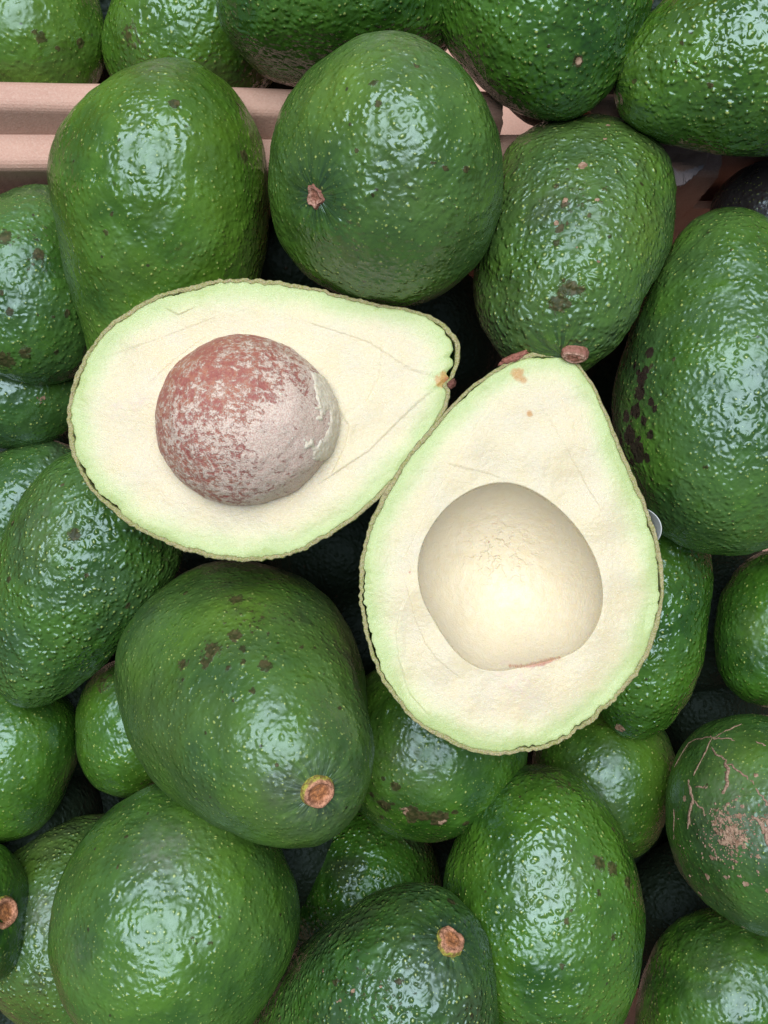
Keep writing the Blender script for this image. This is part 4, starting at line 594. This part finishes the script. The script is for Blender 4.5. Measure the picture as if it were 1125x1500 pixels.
def make_half(label, outline, cavity, gaps, stains, ridges, skin_idx, z0, depth, dome, marks, stem_dir, notch=None):
    NTH = 720; th = np.linspace(-math.pi, math.pi, NTH, endpoint=False)
    out = px(outline); cv = px(cavity); c = cv.mean(0)
    R = radial(out, c, th); Rc = radial(cv, c, th)
    cs = np.stack([np.cos(th), np.sin(th)], 1)
    ox = c+R[:, None]*cs
    am = .35+.9*np.clip(.5+ring_noise(th, 9, skin_idx+50), 0, 1.2)
    R = R+am*(.34*ring_noise(th, 48, skin_idx)+.40*ring_noise(th, 110, skin_idx+2)+.32*ring_noise(th, 260, skin_idx+5))
    if notch is not None:
        dn = np.linalg.norm(ox-px([notch])[0], axis=1); R = R-1.5*np.exp(-(dn/1.5)**2)
    thick = 1.35+.5*ring_noise(th, 30, skin_idx+7)+.12*ring_noise(th, 120, skin_idx+8)
    Ri = R-thick
    gap = np.zeros(NTH)-.05
    for gx, gy, gl, gw in gaps:
        dg = np.linalg.norm(ox-px([(gx, gy)])[0], axis=1)
        gap = np.maximum(gap, gw*np.exp(-(dg/gl)**4)*np.clip(.75+.9*ring_noise(th, 90, skin_idx+11)+.5*ring_noise(th, 260, skin_idx+12), 0, 1.6))
    Rf = Ri-gap
    root = link('avocado_half', None, None, label, 'avocado half', 'cut avocado halves')
    root.location = (c[0]*MM, c[1]*MM, z0*MM)
    # flesh: rings from the middle of the hollow to its rim, then to the rind, then down the side
    nc = 60; no = 96
    tc = np.sin(np.linspace(.004, 1, nc)*math.pi/2); rows = []; hollow = []; rimd = []
    for t in tc: rows.append(np.concatenate([t*Rc[:, None]*cs, np.full((NTH, 1), -depth*max(0, 1-t**2.1)**.66)], 1)); hollow.append(np.full(NTH, sstep(1.0, .96, t)))
    for t in np.linspace(0, 1, no)[1:]:
        rows.append(np.concatenate([(Rc+(Rf-Rc)*t)[:, None]*cs, np.zeros((NTH, 1))], 1)); hollow.append(np.zeros(NTH))
    for dz, din in ((.25, .10), (.8, .22), (2, .3), (4.5, .9)):
        rows.append(np.concatenate([(Rf-din+.1)[:, None]*cs, np.full((NTH, 1), -dz)], 1)); hollow.append(np.zeros(NTH))
    V = np.concatenate(rows); hollow = np.concatenate(hollow)
    nrow = len(rows); row = np.repeat(np.arange(nrow), NTH); ang = np.tile(th, nrow)
    rho = np.hypot(V[:, 0], V[:, 1]); edge = np.tile(Rf, nrow)-rho; edge = np.where(row >= nc+no-1, 0, edge)
    xy = V[:, :2]+c
    flat = (row >= nc-1) & (row < nc+no-1)
    lift = .85*perlin(np.stack([xy[:, 0]/14, xy[:, 1]/14, np.full(len(V), skin_idx)], 1))+.08*perlin(np.stack([xy[:, 0]/4, xy[:, 1]/4, np.full(len(V), skin_idx+4)], 1))
    lift = lift+.05*perlin(np.stack([xy[:, 0]/1.2, xy[:, 1]/1.2, np.full(len(V), 9.)], 1))
    lift = lift*sstep(0, 3, edge)-.12*np.exp(-edge/1.2)*flat
    for line, hgt, wid in ridges:
        d, sg = polyline_dist(xy, px(line)); lift = lift+.65*hgt*np.where(sg > 0, 1, -.25)*np.exp(-(d/(1.35*wid))**2*np.where(sg > 0, 1, .5))
    cavbump = .5*perlin(np.stack([xy[:, 0]/9, xy[:, 1]/9, np.full(len(V), 2.)], 1))+.16*perlin(np.stack([xy[:, 0]/2.6, xy[:, 1]/2.6, np.full(len(V), 5.)], 1))
    V[:, 2] += np.where(row < nc-1, lift*np.clip(1-hollow, 0, 1)+cavbump*hollow, np.where(flat, lift, np.tile(lift[(nc+no-2)*NTH:(nc+no-1)*NTH], nrow)))
    V[:NTH, 2] = V[:NTH, 2].mean(); V = np.concatenate([V, [V[:NTH].mean(0)]])
    a = np.arange(NTH)
    me = mesh('flesh', V, grid_quads(nrow, NTH)[:, ::-1], FLESH, np.stack([a, (a+1) % NTH, np.full(NTH, nrow*NTH)], 1)[:, [1, 0, 2]][:, ::-1])
    ex = lambda q, v: np.concatenate([q, [v]])
    attr(me, 'edge_mm', ex(edge, 40)); attr(me, 'hollow', ex(hollow, 1))
    st = np.zeros((len(V), 4)); fk = np.zeros(len(V)); xyc = np.concatenate([xy, [c]])
    for sx, sy, sr, kd in stains:
        g = np.exp(-((xyc-px([(sx, sy)])[0])**2).sum(1)/(2*(sr*.2*.6)**2))
        if kd == 'f': fk = np.maximum(fk, g)
        else: st[:, 'orp'.index(kd)] = np.maximum(st[:, 'orp'.index(kd)], g)
    attr(me, 'stain', st); attr(me, 'flaky', fk)
    # fibres run from the stem round the stone: stretched coordinates
    sdv = np.array(stem_dir)/np.linalg.norm(stem_dir); pv = np.array([-sdv[1], sdv[0]])
    L = V[:, :2]; al = L@sdv; ac = L@pv; stem_at = np.max(ox@sdv)-c@sdv+6
    an = np.arctan2(ac, stem_at-al)
    attr(me, 'fibre', np.stack([an*17, np.hypot(ac, stem_at-al)*.06, V[:, 2]*.4], 1))
    link('flesh', me, root)
    # cut edge of the rind
    pro = [(0, -4.6), (0, -1.2), (.01, -.2), (.07, -.03), (.28, .05), (.5, .02), (.72, -.02), (.88, -.12), (1.0, -.5), (1.0, -1.0)]
    rows = []; ac_ = []
    for f, z in pro:
        rr = Ri+thick*f; zz = z+am*.36*ring_noise(th, 140, skin_idx+20+f*2)*(z > -.4)+.18*ring_noise(th, 330, skin_idx+30+f*3)*(z > -.4)
        rr = rr+.10*ring_noise(th, 240, skin_idx+40+f*3)
        rows.append(np.concatenate([rr[:, None]*cs, np.broadcast_to(np.asarray(zz), (NTH,))[:, None]], 1)); ac_.append(np.full(NTH, f))
    peel = None
    rim_me = mesh('cut_rind', np.concatenate(rows), grid_quads(len(rows), NTH)[:, ::-1], RIND); attr(rim_me, 'across', np.concatenate(ac_))
    # outer peel: a dome hanging below the cut
    nd = 44; rows = []
    for f in np.linspace(0, 1, nd):
        a = f*math.pi/2; rr = R*math.cos(a)**.62*(1 if f < 1 else 0)
        rows.append(np.concatenate([rr[:, None]*cs, np.full((NTH, 1), -.9-dome*math.sin(a)**1.25)], 1))
    V = np.concatenate(rows); V[:, :] *= (1+.006*perlin(V/3.2+skin_idx)+.008*perlin(V/9+skin_idx))[:, None]**np.where(V[:, 2:] < -2, 1, 0)
    pm = mesh('peel', V, grid_quads(nd, NTH)[:, ::-1], skin_material(skin_idx, .4, .7, .5, .1))
    for nm in ('purple', 'grey', 'stem_near'): attr(pm, nm, np.zeros(len(V)))
    attr(pm, 'scar', np.zeros((len(V), 4))); attr(pm, 'stem_dir', V*.03)
    peel = link('peel', pm, root)
    link('cut_rind', rim_me, peel)
    return root, c

H1 = [(345,408),(385,409),(420,413),(460,421),(500,431),(540,441),(580,450),(610,456),(635,464),(655,477),(668,493),(674,512),(673,530),(668,545),(662,560),(661,574),(655,595),(645,616),(625,648),(600,682),(575,710),(550,735),(525,757),(500,775),(475,791),(450,804),(425,813),(400,819),(375,822),(350,822),(325,820),(300,816),(275,809),(250,800),(225,789),(200,776),(180,762),(160,745),(140,725),(122,703),(110,680),(102,655),(98,625),(98,598),(103,568),(112,543),(125,518),(143,492),(165,470),(190,453),(220,436),(250,425),(280,417),(312,411)]
S1 = [(358+125*math.cos(a)*(1.0 if math.cos(a) < 0 else 1.05), 617-122*math.sin(a)) for a in np.linspace(0, 2*math.pi, 28, endpoint=False)]
half1, c1 = make_half('avocado half with the brown stone still in it', H1, S1,
    [(255,448,5,1.3),(225,462,4,.5),(180,488,5,.6),(150,520,3,.5),(118,560,4,.35),(104,640,1.5,.9),(112,690,2.2,.8),(128,718,4,.95),(152,742,4,.9),(664,515,5.5,1.5),(668,535,3,1.3),(640,475,3,.5),(300,424,4,.4)],
    [(648,556,16,'o'),(655,558,9,'r'),(200,590,16,'p'),(228,645,20,'p'),(172,603,14,'p')],
    [([(497,600),(512,625),(505,655),(488,690)],.35,1.1),([(560,500),(556,550),(535,590),(505,612)],.30,3.0),([(470,478),(540,500),(600,540),(640,552)],.30,2.5),([(480,700),(540,660),(590,610),(640,565)],.35,2.2),
     ([(220,560),(250,530),(290,500)],.16,1.5),([(235,690),(218,668),(222,650)],.22,1.0),([(130,530),(220,500),(300,470)],.14,2.5),([(250,455),(262,461),(275,455)],.5,1.2)],
    61, 0.0, 24, 38, None, (1, .25), notch=(664,563))
H2 = [(775,516),(800,514),(818,516),(835,522),(848,533),(858,546),(868,562),(880,586),(893,614),(905,643),(918,674),(932,705),(944,733),(955,763),(964,793),(970,822),(972,850),(971,878),(968,902),(962,927),(953,952),(943,972),(930,992),(914,1012),(895,1032),(873,1052),(850,1069),(828,1083),(808,1093),(785,1100),(760,1104),(735,1106),(712,1105),(690,1100),(668,1093),(648,1083),(628,1072),(608,1057),(590,1040),(572,1018),(558,995),(546,968),(537,940),(531,912),(527,885),(526,855),(528,825),(533,797),(541,768),(552,740),(566,714),(582,690),(602,661),(622,636),(642,613),(664,590),(687,568),(710,551),(732,537),(755,524)]
S2 = [(740,707),(765,712),(790,724),(815,742),(838,765),(858,792),(873,822),(881,855),(882,880),(877,905),(866,928),(850,948),(828,961),(803,968),(780,973),(755,979),(728,983),(705,980),(682,968),(663,950),(648,930),(633,905),(620,880),(613,853),(612,825),(618,798),(631,772),(650,747),(674,727),(705,712)]
half2, c2 = make_half('hollow avocado half with the stone removed', H2, S2,
    [(530,890,5,.75),(534,930,5,.75),(541,965,4,.7),(531,850,3,.45),(968,850,5,.7),(964,885,5,.7),(960,820,4,.6),(952,770,4,.35),(795,519,3,.5),(690,570,4,.5),(850,1066,4,.4),(810,1091,5,.5),(770,1103,4,.45),(560,1005,4,.3)],
    [(757,549,14,'o'),(765,556,8,'o'),(775,606,7,'o'),(748,978,2.6,'r'),(750,977,2.6,'r'),(753,977,2.6,'r'),(756,977,2.6,'r'),(759,977,2.6,'r'),(762,977,2.6,'r'),(765,976,2.7,'r'),(768,976,2.7,'r'),(771,976,2.9,'r'),(773,975,3.1,'r'),(776,975,3.4,'r'),(779,974,3.8,'r'),(782,974,4.2,'r'),(785,973,4.6,'r'),(788,973,5.0,'r'),(791,972,5.2,'r'),(794,971,5.2,'r'),(796,971,5.0,'r'),(799,970,4.6,'r'),(802,969,4.2,'r'),(805,968,3.8,'r'),(808,967,3.4,'r'),(811,966,3.1,'r'),(814,966,2.9,'r'),(817,965,2.7,'r'),(820,964,2.7,'r'),(745,815,62,'f'),(722,792,3,'r'),(733,789,3,'r'),(727,797,2.5,'r'),(747,818,2.5,'r'),(730,990,18,'p'),(760,1000,50,'p'),(600,838,4,'r')],
    [([(598,870),(586,893),(580,925),(584,965),(592,985)],.30,1.3),([(664,681),(690,688),(712,692),(733,700)],.26,1.0),([(598,868),(608,905),(622,940),(640,965),(665,985)],.22,2.0),
     ([(760,540),(700,620),(640,720),(600,800)],.22,4.0),([(760,540),(820,640),(870,730)],.22,4.0),([(545,955),(560,985),(570,1000),(590,1030)],.45,1.4),([(590,985),(600,1015),(622,1040)],.35,1.5),([(700,560),(720,575),(735,590)],.2,2.0)],
    62, .6, 24, 38, None, (0.02, 1))

# the stone
def stone_material():
    N = NT('stone_skin'); P = N.obj_mm()
    film = N.attr('film').outputs['Fac']
    n1_ = N.noise(P, .24, 5, .62, .8).outputs[0]; n2 = N.noise(P, .75, 4, .7).outputs[0]; n3 = N.noise(P, 2.4, 3, .7).outputs[0]
    sq = N.n('ShaderNodeMapping'); N.t.links.new(P, sq.inputs[0]); sq.inputs['Scale'].default_value = (.45, 1.2, .8); sq.inputs['Rotation'].default_value = (0, 0, .25)
    streak = N.noise(sq.outputs[0], .5, 4, .7, .6).outputs[0]
    col = N.mix(N.step(n1_, .36, .64), (.40, .13, .105), (.50, .20, .12))
    col = N.mix(N.step(n2, .50, .66, 0, .8), col, (.46, .16, .085))
    col = N.mix(N.step(n2, .30, .42, .6, 0), col, (.27, .065, .06))
    f = N.math('ADD', film, N.math('ADD', N.math('ADD', N.math('MULTIPLY', N.math('ADD', N.math('MULTIPLY', streak, .6), N.math('MULTIPLY', n1_, 1.0)), .70), N.math('MULTIPLY', N.math('SUBTRACT', n2, .5), 1.15)), N.math('MULTIPLY', n3, .26)))
    m1 = N.math('ADD', N.step(f, .45, .64, 0, .30), N.step(f, .575, .71, 0, .56))
    col = N.mix(m1, col, N.mix(N.step(n3, .4, .6), (.64, .45, .37), (.83, .72, .60)))
    m2 = N.step(N.math('ADD', N.math('MULTIPLY', film, 1.6), N.math('ADD', N.math('MULTIPLY', n1_, 1.1), N.math('MULTIPLY', n2, .5))), 1.20, 1.40)
    col = N.mix(N.math('MULTIPLY', m2, .92), col, N.mix(N.step(n3, .35, .65), (.70, .62, .55), (.84, .77, .67)))
    N.set(N.b.inputs['Base Color'], col)
    N.b.inputs['Roughness'].default_value = .48; N.b.inputs['Specular IOR Level'].default_value = .4
    N.b.inputs['Subsurface Weight'].default_value = .08; N.b.inputs['Subsurface Scale'].default_value = .001
    h = N.math('ADD', N.math('MULTIPLY', m2, .35), N.math('ADD', N.math('MULTIPLY', n2, .5), N.math('MULTIPLY', n3, .35)))
    h = N.math('ADD', h, N.math('MULTIPLY', m1, .25))
    N.set(N.b.inputs['Normal'], N.bump(h, .55))
    return N.m
nu, nv = 130, 260
u = np.linspace(.003, math.pi*.62, nu)[:, None]; v = np.linspace(0, 2*math.pi, nv, endpoint=False)[None]
ux, uy, uz = (np.sin(u)*np.cos(v)).ravel(), (np.sin(u)*np.sin(v)).ravel(), (np.cos(u)+0*v).ravel()
def stone_shape(ux, uy, uz, lift=0.0):
    rx = np.where(ux > 0, 26.0+1.6*np.clip(ux, 0, 1)**4, 25.4)
    p = np.stack([ux*rx, uy*(24.9-1.0*np.clip(ux, 0, 1)**2), uz*23.5], 1)
    q = np.stack([ux, uy, uz], 1)
    l = .55*perlin(q*2.2+3)+.22*perlin(q*6+7)+.10*perlin(q*16)+lift
    return p+q*l[:, None]
V = stone_shape(ux, uy, uz)
film = .14*ux-.07*uy+.0+.22*np.exp(-((ux-.52)**2+(uy+.10)**2)/(2*.26**2))+.06*np.exp(-((ux-.25)**2+(uy+.45)**2)/(2*.25**2))+.10*np.exp(-((ux+.6)**2+(uy+.1)**2)/(2*.3**2))-.04*np.exp(-((ux-.05)**2+(uy-.55)**2)/(2*.35**2))-.1*np.exp(-((ux-.2)**2+(uy-.12)**2)/(2*.16**2))
film = film-.075+.03*sstep(.45, .1, uz)
me = mesh('stone', V, grid_quads(nu, nv)[:, ::-1], stone_material()); attr(me, 'film', film)
stone = link('stone', me, half1)
sp = px([(358, 617)])[0]-c1
stone.location = (sp[0]*MM, sp[1]*MM, .6*MM)
# torn seed coat and flesh left on the stone's right shoulder
def coat_material():
    N = NT('seed_coat'); P = N.obj_mm(); n = N.noise(P, .8, 4, .65).outputs[0]
    N.set(N.b.inputs['Base Color'], N.mix(N.step(n, .35, .65), (.72, .61, .46), (.82, .73, .58)))
    N.b.inputs['Roughness'].default_value = .38; N.b.inputs['Subsurface Weight'].default_value = .3; N.b.inputs['Subsurface Scale'].default_value = .0012
    N.b.inputs['Subsurface Radius'].default_value = (1, .7, .4)
    N.set(N.b.inputs['Normal'], N.bump(n, .6)); return N.m
COAT = coat_material()
q = np.stack([ux, uy, uz], 1)
ragged = .16*perlin(q*4+1)+.10*perlin(q*11+5)
msk = (ux-.93+.12*np.abs(uy-.05)*2+ragged > -.06) & (np.abs(uy-.02) < .52)
clump = (perlin(q*9+21)+.5*perlin(q*20+2) > .62) & (((ux-.5)**2+(uy+.05)**2) < .12)
clump |= (perlin(q*13+31) > .62) & (((ux+.55)**2+(uy-.65)**2) < .09)
gq = grid_quads(nu, nv)
for nm, mk, lf, kd in (('seed_coat', msk, .42, None), ('flesh_crumbs', clump, .38, 'stuff')):
    keep = mk[gq].all(1); qs = gq[keep]
    used = np.unique(qs); remap = -np.ones(len(ux), int); remap[used] = np.arange(len(used))
    nb = np.zeros(len(ux)); np.add.at(nb, qs.ravel(), 1)
    inner = (nb[used] >= 4)
    Vt = stone_shape(ux[used], uy[used], uz[used], np.where(inner, lf*(1+.7*perlin(q[used]*14)), -.1))
    link(nm, mesh(nm, Vt, remap[qs][:, ::-1], COAT), stone, kind=kd)

# reddish stem scars left on the tips of the halves
def lump(name, parent, c, at, size, ang, mat, seed, z):
    nu, nv = 24, 40
    u = np.linspace(.01, math.pi-.01, nu)[:, None]; v = np.linspace(0, 2*math.pi, nv, endpoint=False)[None]
    q = np.stack([(np.sin(u)*np.cos(v)).ravel(), (np.sin(u)*np.sin(v)).ravel(), (np.cos(u)+0*v).ravel()], 1)
    p = q*(1+.28*perlin(q*1.8+seed)+.15*perlin(q*4.5+seed))[:, None]*np.array(size)
    ca, sa = math.cos(ang), math.sin(ang); p[:, :2] = p[:, :2]@np.array([[ca, sa], [-sa, ca]])
    pos = px([at])[0]-c; p += np.array([pos[0], pos[1], z])
    me = mesh(name, p, grid_quads(nu, nv)[:, ::-1], mat); attr(me, 'radial', np.full(len(p), .6))
    return link(name, me, parent)
RED = stem_material((.26, .075, .05), (.42, .16, .12), (.10, .04, .03), 'stem_scar')
lump('stem_scar', half2, c2, (752, 525), (4.6, 1.2, 1.5), math.radians(24), RED, 4.2, -.7)
lump('stem_scar', half1, c1, (659, 561), (1.9, 1.7, 1.5), 0.3, stem_material((.12, .035, .03), (.22, .07, .06), (.08, .03, .03), 'stem_scar'), 8.8, -1.6)
# white fruit sticker standing a little off the peel of the hollow half
def sticker():
    N = NT('sticker_paper'); N.b.inputs['Base Color'].default_value = (.80, .80, .80, 1); N.b.inputs['Roughness'].default_value = .3
    nr, na = 10, 40; c = px([(955, 771)])[0]-c2; n = np.array([.93, .30]); tg = np.array([-n[1], n[0]]); rows = []
    for s in (0, .25):
        for r in np.linspace(.001, 1, nr):
            a = np.linspace(0, 2*math.pi, na, endpoint=False); x = r*np.cos(a)*5.8; y = r*np.sin(a)*6.5
            out = 1.95-.05*x*x+.13*y+s*.4
            xy = c+out[:, None]*n+x[:, None]*tg
            rows.append(np.concatenate([xy, (y-7.3)[:, None]], 1))
    V = np.concatenate(rows); q1 = grid_quads(nr, na); q2 = q1[:, ::-1]+nr*na
    a = np.arange(na); b = (a+1) % na; e0 = (nr-1)*na; e1 = (2*nr-1)*na
    q = np.concatenate([q1[:, ::-1], q2[:, ::-1][:, ::-1], np.stack([e0+a, e0+b, e1+b, e1+a], 1)])
    link('fruit_sticker', mesh('fruit_sticker', V, q, N.m, recalc=True), half2)
sticker()

# ---------------------------------------------------------------- cardboard boxes
def card_material():
    N = NT('cardboard'); tc = N.n('ShaderNodeTexCoord'); m = N.n('ShaderNodeMapping'); N.t.links.new(tc.outputs['Object'], m.inputs[0])
    m.inputs['Scale'].default_value = (1000, 1000, 1000); P = m.outputs[0]
    m2 = N.n('ShaderNodeMapping'); N.t.links.new(tc.outputs['Object'], m2.inputs[0]); m2.inputs['Scale'].default_value = (900, 1100, 1100)
    a = N.noise(P, .9, 4, .7).outputs[0]; f = N.noise(m2.outputs[0], 1.6, 3, .7).outputs[0]; b = N.noise(P, .05, 3).outputs[0]
    col = N.mix(N.step(b, .3, .7), (.55, .315, .24), (.60, .355, .27))
    col = N.mix(N.step(f, .42, .68, 0, .45), col, (.69, .48, .38))
    col = N.mix(N.step(a, .28, .46, .4, 0), col, (.41, .245, .17))
    N.set(N.b.inputs['Base Color'], col); N.b.inputs['Roughness'].default_value = .62
    N.b.inputs['Specular IOR Level'].default_value = .35
    sx = N.n('ShaderNodeSeparateXYZ'); N.t.links.new(P, sx.inputs[0]); fl = N.math('SINE', N.math('ADD', N.math('MULTIPLY', sx.outputs[0], 1.5), N.math('MULTIPLY', b, 3.0)))
    N.set(N.b.inputs['Normal'], N.bump(N.math('ADD', N.math('ADD', a, f), N.math('MULTIPLY', fl, .35)), .14)); return N.m
CARD = card_material()
def torn_material():
    N = NT('torn_paper'); P = N.obj_mm(); a = N.noise(P, .8, 4, .7).outputs[0]; e = N.attr('torn').outputs['Fac']
    e = N.math('ADD', e, N.math('MULTIPLY', N.math('SUBTRACT', a, .5), .5))
    col = N.mix(N.step(e, .40, .62), (.52, .30, .225), (.62, .50, .50))
    N.set(N.b.inputs['Base Color'], col); N.b.inputs['Roughness'].default_value = .8
    N.set(N.b.inputs['Normal'], N.bump(a, .4)); return N.m
def strip(name, parent, profile, x0, x1, thick, seed, rag0=0.0, rag1=0.0, slope=0.0, mat=None):
    """bent cardboard strip: (y, z) profile with rounded creases swept along x, given a real thickness"""
    pr = np.array(profile, float)
    pts = [pr[0]]
    for i in range(1, len(pr)-1):                     # round every crease
        a = pr[i]+(pr[i-1]-pr[i])/np.linalg.norm(pr[i-1]-pr[i])*1.0; b = pr[i]+(pr[i+1]-pr[i])/np.linalg.norm(pr[i+1]-pr[i])*1.0
        for t in np.linspace(0, 1, 6): pts.append((1-t)**2*a+2*t*(1-t)*pr[i]+t*t*b)
    pts.append(pr[-1]); fine = [pts[0]]
    for a, b in zip(pts[:-1], pts[1:]):
        n = max(1, int(np.linalg.norm(b-a)/2.5))
        for t in np.linspace(0, 1, n+1)[1:]: fine.append(a+(b-a)*t)
    pts = np.array(fine); tan = np.gradient(pts, axis=0); tan /= np.linalg.norm(tan, axis=1)[:, None]; nor = np.stack([-tan[:, 1], tan[:, 0]], 1)
    nx = max(2, int((x1-x0)/2.5)); xs = np.linspace(0, 1, nx)
    loop = np.concatenate([pts, (pts-nor*thick)[::-1]]); npt = len(loop)
    X = x0+(x1-x0)*xs[:, None]+0*loop[None, :, 0]
    rg = n1(np.arange(npt)*.8, seed)
    X = X+np.where(xs[:, None] > .99, rag1*rg[None], 0)+np.where(xs[:, None] < .01, rag0*rg[None], 0)
    Y = loop[None, :, 0]+slope*X; Z = loop[None, :, 1]+0*X
    W = perlin(np.stack([X.ravel()/45, Y.ravel()/30, np.full(X.size, seed)], 1)).reshape(X.shape)*.7
    V = np.stack([X, Y+W*.6, Z+W], -1).reshape(-1, 3)
    q = grid_quads(nx, npt)
    h = npt//2; k = np.arange(h-1)
    cap0 = np.stack([k, k+1, npt-2-k, npt-1-k], 1); cap1 = (cap0+(nx-1)*npt)[:, ::-1]
    return link(name, mesh(name, V, np.concatenate([q, cap0[:, ::-1], cap1[:, ::-1]]), mat or CARD, smooth=False, recalc=True), parent)
def panel(name, parent, x0, x1, y0, y1, z0, z1):
    v = [(x, y, z) for x in (x0, x1) for y in (y0, y1) for z in (z0, z1)]
    q = [(0, 1, 3, 2), (4, 6, 7, 5), (0, 4, 5, 1), (2, 3, 7, 6), (0, 2, 6, 4), (1, 5, 7, 3)]
    return link(name, mesh(name, v, q, CARD, smooth=False, recalc=True), parent)
front = link('cardboard_box', None, None, 'cardboard box holding the avocados and the two cut halves', 'box', 'cardboard boxes')
front.location = (0, 0, -.180)
rear = link('cardboard_box', None, None, 'cardboard box at the top of the pile, its folded flap in front', 'box', 'cardboard boxes')
rear.location = (0, .2, -.180)
FZ, RY = 180, -200                                     # parts below are written in mm from the camera axis, then moved to their box
def flap(parent, prof, *a, **k):
    dy, dz = (0, FZ) if parent is front else (RY, FZ)
    return strip('flap' if 'mat' not in k else 'torn_flap', parent, [(y+dy, z+dz) for y, z in prof], *a, **k)
SL = -.019
flap(rear, [(134.4, -150), (134.7, -34), (134.2, -32), (129.6, -32), (125.2, -42), (124.6, -60), (124.2, -150)], -212, 38.2, 2.6, 1.5, rag1=.6, slope=SL)
flap(rear, [(134.4, -150), (134.7, -34), (134.2, -32), (129.6, -32), (125.2, -42), (124.6, -60), (124.2, -150)], 66.5, 212, 2.6, 2.5, rag0=.6, slope=SL)
flap(front, [(126.0, -43.2), (116.0, -43.8), (114.4, -70), (113.6, -179)], -212, 112, 2.8, 3.5, rag1=.8, slope=SL*.5)
flap(front, [(115.6, -76), (113.6, -179)], 112.6, 212, 2.8, 4.5, rag0=.8, slope=SL*.5)
# torn flap end under the wrinkled avocado at the upper right
def torn_flap():
    outline = px([(955, 205), (1045, 215), (1040, 224), (1034, 240), (1022, 252), (1010, 263), (1002, 266), (990, 262), (982, 254), (972, 244), (960, 225)])
    s = 336/300
    o = outline*s; c = o.mean(0); n = 120; tt = np.linspace(0, len(o), n, endpoint=False)
    oo = np.concatenate([o, o[:1]]); P = np.stack([np.interp(tt, np.arange(len(oo)), oo[:, k]) for k in (0, 1)], 1)
    P = P+.5*np.stack([n1(tt*4, 3), n1(tt*4, 8)], 1)*(P[:, 1:] < c[1]+3)
    rows = []; e = []
    nr = 16
    for f in np.linspace(.001, 1, nr):
        p = c+(P-c)*f; z = -37-.05*(p[:, 1]-c[1])**2*np.where(p[:, 1] < c[1], 1, .1)-.25*np.maximum(c[1]-p[:, 1], 0)
        z = z+.5*perlin(np.stack([p[:, 0]/4, p[:, 1]/4, np.full(n, 2.)], 1))
        rows.append(np.stack([p[:, 0], p[:, 1], z+FZ], 1)); e.append(sstep(4.0, -3.5, p[:, 1]-c[1])*(.35+.65*f))
    top = np.concatenate(rows); bot = top-np.array([0, 0, 1.6])
    q = grid_quads(nr, n); a = np.arange(n); b = (a+1) % n; k = (nr-1)*n; m = nr*n
    Q = np.concatenate([q, q[:, ::-1]+m, np.stack([k+a, k+b, m+k+b, m+k+a], 1)[:, ::-1]])
    me = mesh('torn_flap', np.concatenate([top, bot]), Q, torn_material(), recalc=True); attr(me, 'torn', np.concatenate(e+e))
    link('torn_flap', me, front)
torn_flap()
panel('base', front, -212, 212, -222, 113, -3, 0)
panel('side_panel', front, -212, -209.2, -219, 110, .3, 148)
panel('side_panel', front, 209.2, 212, -219, 110, .3, 148)
panel('front_panel', front, -212, 212, -222, -219.2, .3, 148)
panel('base', rear, -212, 212, RY+130, RY+360, -3, 0)
panel('side_panel', rear, -212, -209.2, RY+130, RY+357, .3, 150)
panel('side_panel', rear, 209.2, 212, RY+130, RY+357, .3, 150)
panel('back_panel', rear, -212, 212, RY+357.2, RY+360, .3, 150)
